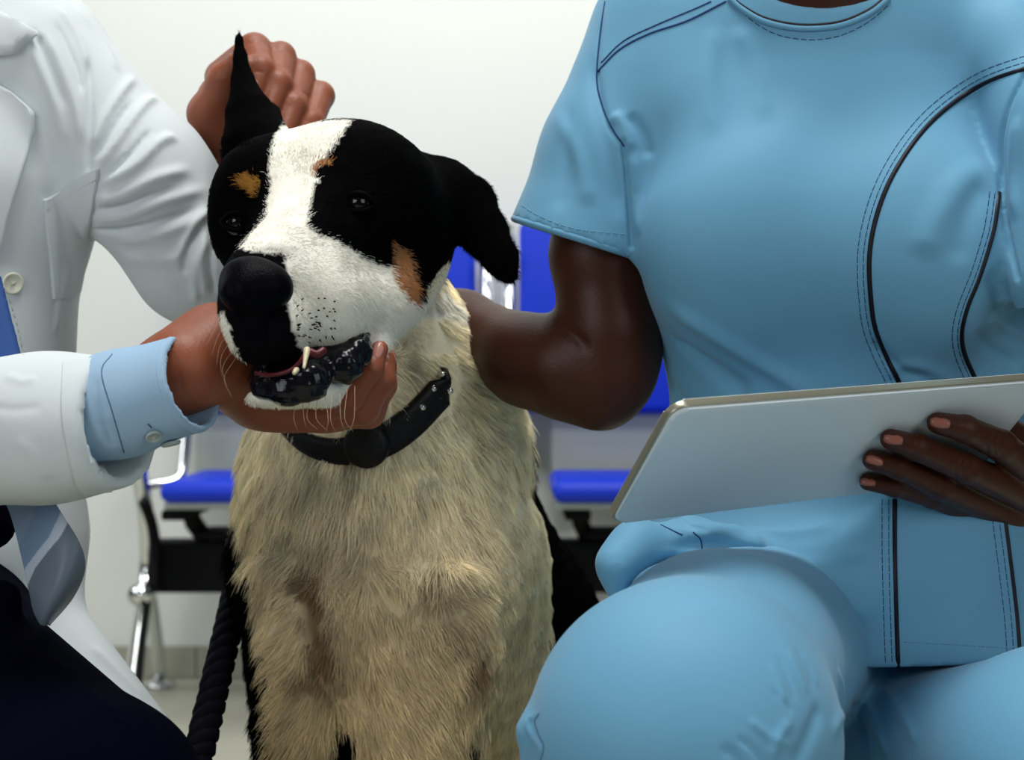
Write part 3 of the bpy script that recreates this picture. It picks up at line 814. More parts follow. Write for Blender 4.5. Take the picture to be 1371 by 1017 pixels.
def face_head(c, s, parent_sdf, yaw=0):
    """simple anatomical head in world space, face towards -Y turned by yaw; c = centre, s = scale"""
    ca, sa = math.cos(yaw), math.sin(yaw)
    f = lambda x, y, z: (c[0]+s*(x*ca-y*sa), c[1]+s*(x*sa+y*ca), c[2]+s*z)
    S = parent_sdf; dg = math.degrees(yaw)
    e = lambda p, r, k=.015, m='+', rot=(0, 0, 0): S.ell(f(*p), tuple(q*s for q in r), (rot[0], rot[1], rot[2]+dg), k, m, True)
    e((0, .012, .035), (.075, .092, .088)); e((0, -.02, -.045), (.058, .068, .07), .03); e((0, -.052, -.088), (.026, .024, .022), .02)
    e((0, -.088, -.012), (.013, .020, .026), .012); e((0, -.094, -.03), (.018, .014, .010), .008)
    e((0, -.082, -.058), (.026, .012, .008), .008); e((0, -.086, -.058), (.024, .006, .0012), .003, '-')
    for q in (-1, 1):
        e((q*.031, -.083, .004), (.018, .012, .012), .012, '-'); e((q*.031, -.068, .004), (.013, .013, .012), .004)
        e((q*.03, -.078, .028), (.024, .012, .008), .012); e((q*.076, .01, -.008), (.010, .018, .032), .008); e((q*.045, -.055, -.03), (.022, .022, .022), .02)
    return f

def rim(name, c, axis_to, n, R, m, parent, r):
    """rolled hem where a sleeve ends: the cut of a cylinder by a plane"""
    c = np.array(c); a = np.array(axis_to)-c; a /= np.linalg.norm(a); n = np.array(n, float); n /= np.linalg.norm(n)
    u = np.cross(a, (0, 0, 1.)); u /= np.linalg.norm(u); v = np.cross(a, u); L = []
    for k in range(49):
        t = 2*math.pi*k/48; e = R*(math.cos(t)*u+math.sin(t)*v); L.append(c+e-a*((e@n)/(a@n)))
    return tube(name, L, r, m, parent, 8, cap=False)
# ------------------------------------------------------------------ man in the white coat
M['thread'] = mat('thread', srgb(205, 205, 190), 0.8)
M['skin_man'] = mat('skin_man', srgb(136, 74, 48), 0.48, bump=.25, bscale=420, var=.10, vscale=30, spec=.35, sss=.15)
M['nail_man'] = mat('nail_man', srgb(190, 130, 118), 0.3, spec=.5)
M['coat'] = mat('white_coat', srgb(208, 216, 218), 0.8, bump=.12, bscale=900, sheen=.1, spec=.15)
M['shirt'] = mat('light_blue_shirt', srgb(150, 180, 205), 0.8, bump=.1, bscale=900, spec=.15)
M['navy'] = mat('navy_trousers', (0.0008, 0.001, 0.0055, 1), 0.85, bump=.1, bscale=700, spec=.02)
M['tie'] = mat('striped_tie', (0.3, 0.3, 0.3, 1), 0.45, attr='print', spec=.3)
M['bluetie'] = mat('blue_cloth', srgb(40, 75, 135), 0.7, bump=.1, bscale=700)
M['button'] = mat('button', srgb(214, 214, 196), 0.35, spec=.5)
M['button_clear'] = mat('button_clear', srgb(160, 172, 170), 0.2, spec=.6)
M['hair_dark'] = mat('hair_dark', (0.012, 0.008, 0.006, 1), 0.5, bump=.8, bscale=350)
man = thing('person', 'person in a white lab coat holding the dog by its chin and ear', 'person', (P(-60, 900, 1.45)[0], 1.45*SC, 0))
hs = P(-75, -205, 1.42)
b = SDF(); face_head(hs, 1.0, b, .55)
b.cone((-75, -110, 1.44, 72), (-75, 30, 1.44, 82), .03); b.chain([(-75, 60, 1.42, 110), (-75, 250, 1.42, 150), (-85, 480, 1.42, 120), (-90, 840, 1.48, 70)], .03, flat=((0, 1, 0), .7))
b.chain([(-60, 90, 1.41, 80), (60, 95, 1.40, 62), (190, 240, 1.40, 55), (268, 345, 1.42, 48), (312, 250, 1.475, 36), (300, 215, 1.48, 38)], .02)
b.chain([(-75, 100, 1.42, 85), (-260, 150, 1.40, 70), (-310, 420, 1.42, 60), (-260, 540, 1.38, 52), (-60, 575, 1.14, 56), (150, 545, 1.13, 52), (240, 500, 1.14, 50)], .02)
b.chain([(-90, 850, 1.46, 80), (-60, 900, 1.33, 75), (120, 1085, 1.12, 80), (120, 1500, 1.16, 55), (120, 1830, 1.22, 42)], .02)
b.chain([(-130, 860, 1.46, 110), (-300, 1000, 1.15, 90), (-300, 1480, 1.25, 58), (-300, 1800, 1.3, 42)], .02)
bV, bQ = b.mesh(.005); bV = smooth(bV, bQ, 1, .4)
h1 = SDF()      # hand under the chin
h1.chain([(200, 515, 1.135, 48), (245, 495, 1.14, 50), (292, 474, 1.175, 60), (345, 522, 1.21, 42), (440, 540, 1.225, 34)], .02)
h1.ell((395, 540, 1.22), (70, 34, 34), k=.015)
fingers1 = [[(425, 552, 1.205, 20), (468, 532, 1.175, 18), (497, 494, 1.170, 15), (509, 467, 1.178, 11.5)],
            [(432, 558, 1.215, 20), (486, 546, 1.195, 21), (510, 510, 1.190, 18), (518, 478, 1.20, 13)],
            [(440, 558, 1.23, 20), (494, 552, 1.215, 20), (514, 516, 1.215, 16), (520, 485, 1.23, 12)],
            [(440, 552, 1.25, 19), (490, 550, 1.245, 17), (510, 522, 1.25, 14), (514, 498, 1.26, 11)]]
for f in fingers1: h1.chain(f, .005)
h1.chain([(322, 500, 1.205, 30), (326, 465, 1.235, 21), (342, 432, 1.25, 17), (353, 412, 1.255, 12)], .01)
h1V, h1Q = h1.mesh(.0017); h1V = smooth(h1V, h1Q, 1, .4)
h1V = folds(h1V, h1Q, [([(395, 558), (430, 560), (475, 548)], 2.2, -1.2), ([(440, 570), (475, 565), (505, 552)], 2.2, -1.0), ([(236, 470), (240, 500), (246, 530)], 3, -1), ([(478, 505), (484, 512)], 2, -1), ([(446, 536), (455, 545)], 2, -1.2)])
h2 = SDF()      # hand behind the raised ear
h2.chain([(338, 300, 1.475, 34), (322, 240, 1.48, 32), (303, 195, 1.48, 38)], .015)
h2.ell((302, 152, 1.48), (42, 58, 56), (0, 0, 10), k=.02); h2.ell((345, 140, 1.53), (60, 45, 50), k=.02)
fingers2 = [[(298, 104, 1.52, 24), (341, 67, 1.455, 22), (349, 94, 1.425, 19), (342, 121, 1.412, 12)],
            [(330, 105, 1.545, 22), (376, 76, 1.465, 19.5), (373, 112, 1.43, 17.5), (360, 148, 1.412, 13)],
            [(360, 118, 1.55, 21), (402, 100, 1.475, 19), (393, 142, 1.435, 17.5), (379, 180, 1.415, 13)],
            [(388, 140, 1.55, 20), (429, 128, 1.48, 18.5), (416, 164, 1.445, 17), (400, 190, 1.43, 14)]]
for f in fingers2: h2.chain(f, .004)
h2.chain([(292, 195, 1.47, 28), (277, 152, 1.448, 23), (298, 108, 1.425, 18), (316, 84, 1.412, 13.5)], .01)
h2V, h2Q = h2.mesh(.0017); h2V = smooth(h2V, h2Q, 1, .4)
h2V = folds(h2V, h2Q, [([(334, 52), (350, 50)], 1.6, -.8), ([(332, 58), (352, 56)], 1.6, -.8), ([(366, 68), (386, 68)], 1.8, -.8), ([(340, 95), (356, 97)], 1.6, -1), ([(296, 90), (298, 104)], 2, -1.5), ([(268, 185), (285, 192)], 1.6, -.9), ([(270, 196), (288, 202)], 1.6, -.9), ([(274, 208), (292, 212)], 1.6, -.8), ([(404, 122), (418, 132)], 2, -1)])
mbody = joinm('body', [(bV, bQ), (h1V, h1Q), (h2V, h2Q)], M['skin_man'], man)
S1, S2 = Surf(h1V, h1Q), Surf(h2V, h2Q)
nail(506, 468, 0, (.25, -1), .0052, S1, mbody, M['nail_man']); nail(340, 117, 0, (-.1, 1), .0048, S2, mbody, M['nail_man'])
hr = SDF(); hr.ell(tuple(hs+np.array([0, .022, .05])), (.082, .096, .086), raw=True); hr.ell(tuple(hs+np.array([0.02, -.11, -.03])), (.09, .08, .09), k=.01, mode='-', raw=True)
V, Q = hr.mesh(.004); V = V+vnormals(V, Q)*(noise3(V, 40, 2)*.002)[:, None]; link_mesh('hair', V, Q, M['hair_dark'], man)

# trousers
t = SDF()
t.chain([(-95, 820, 1.44, 150), (-100, 905, 1.26, 150), (126, 1082, 1.08, 138), (126, 1500, 1.15, 100), (126, 1800, 1.2, 80)], .02)
t.chain([(-130, 860, 1.46, 140), (-300, 1000, 1.15, 130), (-300, 1480, 1.25, 95), (-300, 1760, 1.3, 75)], .02)
t.ell((-14, 700, 1.235), (36, 30, 38)); t.ell((0, 800, 1.18), (28, 30, 26), k=.02)
V, Q = t.mesh(.005); V = smooth(V, Q, 1); V = folds(V, Q, [([(60, 870), (120, 930), (190, 990)], 8, 4), ([(20, 860), (60, 920), (110, 1000)], 8, -4)])
link_mesh('trousers', V, Q, M['navy'], man)
for a in ((126, 1.2), (-300, 1.3)):
    c = PW(a[0], 1600, a[1]*SC); x0 = c[0]; y0 = a[1]*SC
    s_ = SDF(); s_.cone((x0, y0, .06, .045), (x0+.02, y0-.16, .035, .038), .02, raw=True).plane((x0, y0, .002), (0, 0, -1), raw=True)
    V, Q = s_.mesh(.005); link_mesh('shoe', V, Q, M['blackmetal'], man)

# shirt under the coat, coat
s_ = SDF(); s_.chain([(-75, 60, 1.42, 125), (-75, 250, 1.42, 170), (-85, 480, 1.42, 150), (-85, 800, 1.44, 145)], .02, flat=((0, 1, 0), .8))
V, Q = s_.mesh(.006); link_mesh('shirt', V, Q, M['shirt'], man)
c_ = SDF()
FLT = ((0, 1, 0), .82)
c_.chain([(-75, 40, 1.42, 130), (-75, 250, 1.42, 192), (-85, 470, 1.42, 166), (-62, 720, 1.42, 168)], .03, flat=FLT)
c_.cone((-62, 720, 1.42, 168), (-60, 840, 1.42, 150), .02, flat=FLT)
c_.cone((-40, 810, 1.42, 118), (140, 1030, 1.34, 108), .02, flat=((0, 1, 0), .6))
c_.ell((30, 70, 1.42), (105, 95, 92), k=.03)
c_.chain([(55, 92, 1.40, 96), (190, 238, 1.40, 88), (266, 345, 1.42, 92)], .02)
c_.cone((275, 345, 1.425, 86), (338, 268, 1.475, 44), .01)
c_.cone((-60, 90, 1.42, 120), (-240, 160, 1.40, 95), .03); c_.chain([(-240, 160, 1.40, 95), (-320, 420, 1.42, 90), (-250, 545, 1.36, 92), (-90, 582, 1.16, 88)], .03)
c_.ell((-95, -10, 1.38), (78, 80, 55), k=.01, mode='-')
c_.ell((-36, 520, 1.24), (58, 70, 150), (0, -6, 0), k=.006, mode='-')
cutc = c_
cV, cQ = c_.mesh(.0042)
# the low forearm sleeve, open at the cuff
f_ = SDF(); f_.chain([(-250, 545, 1.36, 92), (-70, 582, 1.15, 92), (60, 573, 1.125, 88), (230, 560, 1.12, 87)], .03)
f_.cone((100, 570, 1.12, 70), (290, 556, 1.12, 75), .002, '-'); f_.plane((152, 570, 1.11), (1, -.34, .10))
fV, fQ = f_.mesh(.0028); fV = smooth(fV, fQ, 4, .5); fV, fQ = subdiv(fV, fQ)
cV = smooth(cV, cQ, 1, .4)
cV, cQ = subdiv(cV, cQ)
cQ = np.vstack([cQ, fQ+len(cV)]); cV = np.vstack([cV, fV])
cV = folds(cV, cQ, [
    ([(118, 70), (121, 130), (119, 200), (118, 240)], 5, -5), ([(121, 205), (140, 160), (172, 112), (200, 90)], 6, 6), ([(128, 232), (160, 185), (196, 138), (222, 128)], 6, 6),
    ([(122, 215), (150, 175), (180, 130)], 4, -5), ([(135, 243), (175, 205), (205, 170)], 4, -5), ([(133, 250), (180, 222), (214, 190), (240, 182)], 7, 6),
    ([(122, 270), (160, 262), (210, 238), (262, 225)], 8, 6), ([(122, 282), (165, 276), (200, 262), (240, 250)], 3.5, -6), ([(120, 296), (170, 288), (225, 268), (285, 250)], 8, 5),
    ([(118, 308), (160, 308), (215, 296), (268, 276)], 4, -6), ([(150, 322), (200, 318), (250, 300), (290, 280)], 8, 4),
    ([(240, 350), (256, 310), (282, 275)], 6, 5), ([(246, 372), (250, 335), (272, 300)], 4, -5), ([(262, 410), (262, 360), (284, 310)], 6, 4), ([(190, 340), (230, 370), (262, 400)], 9, -2), ([(160, 345), (210, 350), (250, 345)], 9, 3), ([(275, 300), (270, 350), (276, 400)], 5, 4), ([(284, 300), (282, 350), (288, 400)], 3.5, -4),
    ([(55, 30), (85, 95), (104, 150), (110, 200)], 7, 5), ([(70, 20), (98, 80), (112, 130)], 4, -4), ([(20, 25), (52, 85), (78, 150), (88, 200)], 7, 4), ([(40, 30), (66, 90), (90, 150)], 4, -4),
    ([(75, 5), (105, 50), (120, 95)], 6, 4), ([(100, 5), (140, 60), (160, 100)], 6, 3), ([(60, 250), (80, 300), (92, 380)], 8, -3), ([(90, 340), (80, 400), (74, 450)], 6, 4),
    ([(-20, 545), (20, 548), (60, 543)], 7, -1.5), ([(20, 585), (50, 615), (66, 645)], 9, 2), ([(5, 500), (30, 510), (50, 505)], 7, 2),
    ([(120, 860), (160, 900), (200, 940)], 8, 4),
])
coat = link_mesh('lab_coat', cV, cQ, M['coat'], man)
rim('sleeve_hem', P(152, 566, 1.121), P(230, 560, 1.12), (1, -.34, .10), 82.5*1.12*SC/F, M['coat'], coat, .0026)
SC_ = Surf(cV, cQ)
patch('chest_pocket', SC_, [[(57, 268), (95, 247), (133, 226)], [(60, 300), (95, 290), (127, 270)], [(66, 345), (90, 340), (116, 330)], [(70, 400), (90, 398), (104, 390)]], M['coat'], coat, .003, 14, 16, puff=.0012)
patch('pocket_hem', SC_, [[(57, 268), (95, 247), (133, 226)], [(59, 280), (96, 260), (132, 240)]], M['coat'], coat, .0045, 12, 4)
patch('lapel', SC_, [[(-60, 100), (-20, 104), (4, 116), (16, 122)], [(-60, 130), (-20, 135), (30, 138), (47, 150)], [(-60, 180), (-20, 185), (25, 183), (46, 178)], [(-60, 230), (-30, 230), (10, 228), (30, 222)], [(-60, 290), (-40, 290), (-6, 290), (9, 288)], [(-60, 350), (-50, 350), (-20, 350), (-4, 348)]], M['coat'], coat, .006, 16, 22, puff=.002)
patch('collar', SC_, [[(-60, 20), (-20, 18), (10, 26), (20, 32)], [(-60, 45), (-20, 45), (25, 46), (46, 50)], [(-60, 68), (-30, 74), (0, 76), (20, 73)]], M['coat'], coat, .008, 12, 10, puff=.002)
patch('cuff_hem', SC_, [[(84, 485), (84, 560), (100, 640), (112, 660)], [(125, 481), (122, 540), (138, 620), (150, 656)]], M['coat'], coat, .0014, 22, 8)
stitches(SC_, [(5, 130), (38, 152), (38, 180), (24, 218), (4, 262), (-8, 300)], M['coat'], coat)
M['coatthread'] = mat('coat_thread', srgb(176, 184, 182), 0.8)  # stitching thread, a tone darker than the coat cloth
stitches(SC_, [(12, 400), (24, 440), (32, 480)], M['coatthread'], coat); stitches(SC_, [(66, 280), (74, 340), (78, 395)], M['coatthread'], coat)
button('button', SC_, 16, 379, 15, M['button'], coat)
tp = SDF(); tp.cone((-22, 380, 1.24, 26), (-2, 500, 1.22, 36), .01, flat=((0, 1, 0), .35)); V, Q = tp.mesh(.003); link_mesh('tie_upper', V, Q, M['bluetie'], man)

# shirt cuff at the low wrist
k_ = SDF(); k_.chain([(100, 556, 1.125, 66), (160, 541, 1.12, 69), (285, 504, 1.12, 66)], .01); k_.cone((190, 533, 1.12, 56), (330, 490, 1.12, 59), .001, '-')
kn = np.array([.93, -.30, .27]); k_.plane((252, 515, 1.11), kn); V, Q = k_.mesh(.0022)
V = smooth(V, Q, 4, .5); V = folds(V, Q, [([(130, 500), (128, 540), (150, 600)], 4, -3), ([(140, 545), (150, 580), (165, 605)], 5, 3), ([(136, 560), (150, 600)], 3, -3)])
cuff = link_mesh('shirt_cuff', V, Q, M['shirt'], man)
rim('cuff_edge', P(250, 514.5, 1.12), P(285, 504, 1.12), kn, 63.2*1.12*SC/F, M['shirt'], cuff, .0022); SK = Surf(V, Q)
M['bluethread'] = mat('blue_thread', srgb(70, 90, 125), .8)
seam('cuff_seam', SK, [(150, 474), (136, 498), (150, 550), (166, 606)], .8, M['bluethread'], cuff)
seam('buttonhole', SK, [(198, 567), (203, 572)], 1.0, M['bluethread'], cuff, .0003)
button('button', SK, 205, 582, 11, M['button_clear'], cuff)
V, Q = lathe([(.0001, 0), (.0062, 0), (.0065, .001), (.0055, .0022), (.0001, .0022)], P(228, 592, 1.115), (.25, -.1, -1), 20)
link_mesh('button', V, Q, M['button_clear'], cuff)
# upper wrist cuff
k_ = SDF(); k_.cone((338, 295, 1.478, 46), (322, 235, 1.48, 42), .01); k_.cone((332, 275, 1.478, 37), (318, 200, 1.48, 36), .001, '-'); k_.plane((322, 246, 1.48), (-.25, .0, 1))
V, Q = k_.mesh(.0026); link_mesh('shirt_cuff', V, Q, M['shirt'], man)
# tie end swinging below the forearm
Lf = spline([(-6, 640), (18, 690), (34, 745), (44, 790), (50, 816), (59, 833)], 26); Rt = spline([(52, 640), (80, 682), (102, 722), (109, 758), (94, 796), (62, 834)], 26)
nu = 100; V = []; col = []
for i in range(len(Lf)):
    for j in range(nu):
        t_ = j/(nu-1); px, py = Lf[i]*(1-t_)+Rt[i]*t_
        Yd = 1.185+.018*math.sin(i/len(Lf)*5+t_*2.5)-.012*math.sin(t_*math.pi)
        V.append(P(px, py, Yd))
        xb = np.interp(py, [640, 697, 720, 740, 760, 778, 800], [108, 87, 77, 61, 46, 38, 30]); dx = px-xb
        if abs(dx) < 7: c3 = srgb(190, 204, 220)[:3]
        elif dx > 0: c3 = srgb(106, 118, 132)[:3]
        elif dx < -42: c3 = srgb(135, 160, 190)[:3]
        else: c3 = srgb(125, 150, 182)[:3]
        col.append(c3)
Q = [[i*nu+j, i*nu+j+1, (i+1)*nu+j+1, (i+1)*nu+j] for i in range(len(Lf)-1) for j in range(nu-1)]
tie = link_mesh('tie', V, Q, M['tie'], man); set_attr(tie, 'print', np.array(col)); md = tie.modifiers.new('s', 'SOLIDIFY'); md.thickness = .003
print('part 5', round(time.time()-T0,1))
# ------------------------------------------------------------------ woman in blue scrubs
M['skin_woman'] = mat('skin_woman', srgb(64, 30, 15), 0.45, bump=.25, bscale=420, var=.10, vscale=30, spec=.28, sss=.1)
M['nail_woman'] = mat('nail_woman', srgb(146, 88, 72), 0.3, spec=.5)
M['scrub'] = mat('blue_scrub', srgb(100, 158, 190), 0.6, bump=.10, bscale=1100, sheen=.15, spec=.25)
M['piping'] = mat('navy_piping', (0.002, 0.002, 0.008, 1), 0.5)
M['stitch'] = mat('dark_stitch', srgb(30, 62, 110), 0.8)
wo = thing('person', 'person in light blue scrubs with dark piping, crouching with a white tablet', 'person', (P(1110, 900, 1.38)[0], 1.38*SC, 0))
hs = P(1088, -215, 1.36)
b = SDF(); face_head(hs, .96, b, -.3)
b.cone((1088, -110, 1.385, 58), (1086, 30, 1.39, 66), .03); b.ell((1086, 62, 1.385), (125, 88, 72), k=.03); b.cone((1040, 20, 1.36, 40), (1130, 20, 1.36, 40), .03)
b.chain([(1105, 120, 1.38, 150), (1105, 300, 1.38, 205), (1110, 540, 1.38, 165), (1115, 760, 1.40, 120)], .03, flat=((0, 1, 0), .55))
b.chain([(1000, 70, 1.38, 70), (880, 75, 1.37, 62), (822, 200, 1.36, 60), (802, 340, 1.36, 60), (812, 440, 1.36, 60), (806, 500, 1.365, 60)], .02)
b.ell((800, 545, 1.37), (26, 26, 22), k=.03); b.ell((826, 490, 1.37), (42, 36, 58), (0, 25, 0), k=.025)
b.chain([(806, 498, 1.365, 60), (755, 492, 1.375, 64), (706, 482, 1.40, 58), (620, 432, 1.47, 40), (555, 400, 1.54, 28)], .015)
b.ell((520, 385, 1.57), (46, 22, 32), k=.015)
for k_ in range(4): b.chain([(500, 365+k_*16, 1.58, 11), (455, 360+k_*17, 1.585, 10), (425, 366+k_*16, 1.57, 8)], .006)
b.chain([(530, 360, 1.56, 13), (500, 335, 1.57, 11), (475, 325, 1.575, 8)], .008)
b.chain([(1180, 70, 1.38, 70), (1330, 75, 1.35, 58), (1436, 300, 1.25, 58), (1500, 460, 1.32, 52), (1560, 620, 1.40, 46)], .02)
b.chain([(1060, 830, 1.40, 100), (920, 970, 1.05, 120), (905, 1480, 1.15, 75), (905, 1850, 1.2, 55)], .03)
b.chain([(1180, 900, 1.40, 70), (1400, 1110, 1.20, 70), (1400, 1500, 1.3, 70), (1400, 1750, 1.33, 50)], .03)
bV, bQ = b.mesh(.0042); bV = smooth(bV, bQ, 1, .4)
bV = folds(bV, bQ, [([(742, 432), (768, 448), (790, 470)], 5, -5)])
# tablet
tA, tB = P(905, 549, 1.03), P(819, 702, 1.115)
u1 = tB-tA; best = None
for Yc in np.arange(.85, 1.45, .0005):
    c_ = PW(1400, 510, Yc)-tA; v = abs(c_@u1)
    if best is None or v < best[0]: best = (v, c_)
eX = best[1]/np.linalg.norm(best[1]); eZ = u1/np.linalg.norm(u1); eN = np.cross(eX, eZ); 
if eN[1] > 0: eN = -eN      # towards the camera
TW, TH, TT = float(np.linalg.norm(best[1]))+.004, np.linalg.norm(u1), .0085
print('tablet', TW, TH, eX, eN, np.linalg.norm(best[1]))
def tpt(u, v, n): return tA+eX*u+eZ*v+eN*n
hand = SDF()
hb = lambda px, py, dn: None
def onT(px, py, lift):                 # point over the tablet's back, under a pixel
    dr = np.array([(px-CX)/F, 1, -(py-CY)/F]); o_ = np.array([0, 0, H]); t_ = ((tA+eN*lift-o_)@eN)/(dr@eN); return o_+dr*t_
def fing(pts):
    for a, b_ in zip(pts[:-1], pts[1:]):
        A = onT(a[0], a[1], a[2]); B = onT(b_[0], b_[1], b_[2])
        hand.cone(tuple(A)+(a[3],), tuple(B)+(b_[3],), .003, raw=True)
fing([(1256, 566, .0065, 0.0076), (1292, 574, .011, 0.0095), (1340, 596, .017, 0.0110), (1405, 650, .026, 0.0128)])
fing([(1193, 588, .0065, 0.0073), (1228, 599, .011, 0.0092), (1292, 626, .020, 0.0107), (1385, 668, .026, 0.0128)])
fing([(1168, 616, .0065, 0.0068), (1202, 625, .010, 0.0085), (1258, 650, .018, 0.0100), (1350, 688, .024, 0.0128)])
fing([(1162, 645, .0055, 0.0061), (1196, 650, .009, 0.0076), (1248, 664, .014, 0.0088), (1325, 692, .020, 0.0110)])
a = onT(1405, 650, .02); b_ = onT(1340, 684, .02); c_ = onT(1460, 660, .015)
hand.cone(tuple(a)+(.014,), tuple(b_)+(.011,), .01, raw=True); hand.cone(tuple(a)+(.02,), tuple(c_)+(.021,), .015, raw=True); hand.cone(tuple(b_)+(.012,), tuple(c_)+(.018,), .015, raw=True)
hand.cone(tuple(c_)+(.021,), tuple(P(1530, 630, 1.34))+(.031,), .015, raw=True); hand.cone(tuple(P(1530, 630, 1.34))+(.031,), tuple(P(1560, 620, 1.40))+(.032,), .01, raw=True)
# thumb on the screen side
th = [c_, tpt(TW, .06, -.014), tpt(TW-.025, .05, -.022), tpt(TW-.055, .045, -.019)]
for p, q, r1, r2 in zip(th[:-1], th[1:], (.016, .0125, .010), (.0125, .010, .008)): hand.cone(tuple(p)+(r1,), tuple(q)+(r2,), .006, raw=True)
hV, hQ = hand.mesh(.0015); hV = smooth(hV, hQ, 1, .4)
hV = folds(hV, hQ, [([(1328, 580), (1322, 592), (1322, 606)], 1.8, -1.2, 1), ([(1338, 580), (1332, 594), (1332, 608)], 1.8, -1.2, 1), ([(1346, 584), (1342, 598), (1342, 612)], 1.8, -1, 1),
    ([(1284, 616), (1279, 628), (1280, 638)], 1.8, -1.2, 1), ([(1293, 616), (1288, 628), (1289, 640)], 1.8, -1.2, 1), ([(1248, 642), (1244, 652)], 1.6, -1, 1), ([(1256, 644), (1252, 655)], 1.6, -1, 1),
    ([(1286, 566), (1284, 580)], 1.4, -.7, 1), ([(1225, 590), (1223, 604)], 1.4, -.7, 1)])
wbody = joinm('body', [(bV, bQ), (hV, hQ)], M['skin_woman'], wo)
SH = Surf(hV, hQ)
nail(1259, 566, 0, (-1, -.15), .0049, SH, wbody, M['nail_woman']); nail(1196, 588, 0, (-1, -.2), .0047, SH, wbody, M['nail_woman'])
nail(1171, 617, 0, (-1, -.3), .0043, SH, wbody, M['nail_woman']); nail(1162, 646, 0, (-1, -.1), .0038, SH, wbody, M['nail_woman'])
hr = SDF(); hr.ell(tuple(hs+np.array([0, .022, .05])), (.084, .098, .088), raw=True); hr.ell(tuple(hs+np.array([-.02, -.11, -.03])), (.09, .08, .09), k=.01, mode='-', raw=True); hr.ell(tuple(hs+np.array([0, .11, .03])), (.05, .05, .05), k=.01, raw=True)
V, Q = hr.mesh(.004); V = V+vnormals(V, Q)*(noise3(V, 40, 2)*.002)[:, None]; link_mesh('hair', V, Q, M['hair_dark'], wo)

# trousers
t = SDF()
t.chain([(1040, 850, 1.36, 140), (962, 896, 1.12, 151), (916, 985, .99, 198), (905, 1300, 1.06, 165), (905, 1780, 1.2, 110)], .02)
t.cone((1130, 860, 1.40, 130), (1130, 1000, 1.42, 110), .02)
t.chain([(1210, 960, 1.38, 130), (1262, 1044, 1.27, 140), (1440, 1052, 1.12, 186), (1410, 1500, 1.3, 120), (1410, 1740, 1.33, 95)], .012)
t.chain([(718, 958, .99, 10), (710, 978, .98, 12), (722, 1005, .98, 14), (714, 1040, .98, 16)], .012)
V, Q = t.mesh(.0042); V = smooth(V, Q, 1, .4); V, Q = subdiv(V, Q)
V = folds(V, Q, [([(1050, 868), (1068, 900), (1082, 930)], 4, 2.5), ([(1040, 875), (1056, 910), (1066, 940)], 3, -2.5), ([(1030, 885), (1045, 915), (1052, 945)], 4, 2.5), ([(1072, 868), (1088, 895), (1096, 920)], 4, 2.5), ([(1062, 866), (1080, 898), (1090, 925)], 3, -2.5),
    ([(1030, 920), (1052, 942), (1060, 955)], 3, -2.5), ([(1036, 1017), (1040, 990), (1062, 960)], 7, 4), ([(965, 1000), (985, 1012), (1000, 1040)], 6, -4), ([(724, 952), (706, 966), (712, 985), (724, 1002), (714, 1030)], 3, 4),
    ([(880, 830), (960, 812), (1040, 850), (1085, 930)], 26, 3), ([(1000, 960), (1030, 985), (1062, 1000)], 5, 3), ([(985, 985), (1010, 1005), (1030, 1030)], 4, -3), ([(1100, 940), (1085, 980), (1060, 1030)], 12, -5), ([(1120, 890), (1128, 940), (1112, 990)], 8, 4),
    ([(1150, 925), (1172, 965), (1190, 1017)], 6, 5), ([(1140, 930), (1155, 975), (1165, 1030)], 6, -5), ([(1180, 915), (1210, 960), (1230, 1000)], 8, 3)])
tr = link_mesh('trousers', V, Q, M['scrub'], wo); ST = Surf(V, Q)
seam('side_seam', ST, [(722, 955), (716, 965), (722, 985), (728, 1000), (720, 1030)], .8, M['stitch'], tr)
for px, Y_ in ((905, 1.2), (1410, 1.33)):
    c = PW(px, 1600, Y_*SC); x0 = c[0]; y0 = Y_*SC
    s_ = SDF(); s_.cone((x0, y0, .05, .038), (x0, y0-.15, .032, .034), .02, raw=True).plane((x0, y0, .002), (0, 0, -1), raw=True)
    V, Q = s_.mesh(.005); link_mesh('shoe', V, Q, M['button'], wo)

# scrub top
s_ = SDF(); FL2 = ((0, 1, 0), .62)
s_.chain([(1105, 100, 1.38, 215), (1108, 280, 1.38, 246), (1112, 400, 1.38, 226), (1118, 530, 1.38, 196), (1122, 600, 1.38, 205), (1128, 730, 1.38, 258), (1135, 960, 1.36, 300)], .02, flat=FL2)
s_.cone((1085, 5, 1.38, 85), (885, 62, 1.37, 88), .03); s_.cone((1085, 5, 1.38, 85), (1290, 62, 1.37, 88), .03)
s_.ell((980, 325, 1.29), (112, 66, 120), k=.06); s_.ell((1235, 335, 1.28), (112, 74, 120), k=.06)
s_.ell((1305, 430, 1.36), (95, 60, 150), k=.03)
s_.ell((1020, 770, 1.30), (188, 120, 80), k=.04)
s_.chain([(826, 795, 1.16, 12), (824, 755, 1.165, 19), (850, 728, 1.18, 24), (925, 722, 1.20, 24), (1000, 735, 1.22, 26)], .02)
s_.chain([(885, 40, 1.37, 84), (850, 130, 1.365, 72)], .03); s_.ell((918, 150, 1.33), (65, 60, 80), k=.04)
s_.ell((1085, -42, 1.36), (111, 330, 80), k=.004, mode='-')
sl = SDF(); sl.chain([(894, 40, 1.37, 74), (850, 130, 1.365, 83), (818, 205, 1.36, 89), (771, 338, 1.355, 98)], .02); sl.cone((806, 245, 1.36, 70), (752, 390, 1.355, 92), .001, '-'); sl.plane((762, 317, 1.355), (-.30, .10, -.95))
sr = SDF(); sr.chain([(1300, 50, 1.36, 80), (1348, 70, 1.33, 72), (1424, 180, 1.27, 84), (1442, 370, 1.24, 93)], .02); sr.cone((1434, 290, 1.25, 66), (1455, 450, 1.24, 82), .001, '-'); sr.plane((1442, 385, 1.24), (.35, 0, -.94))
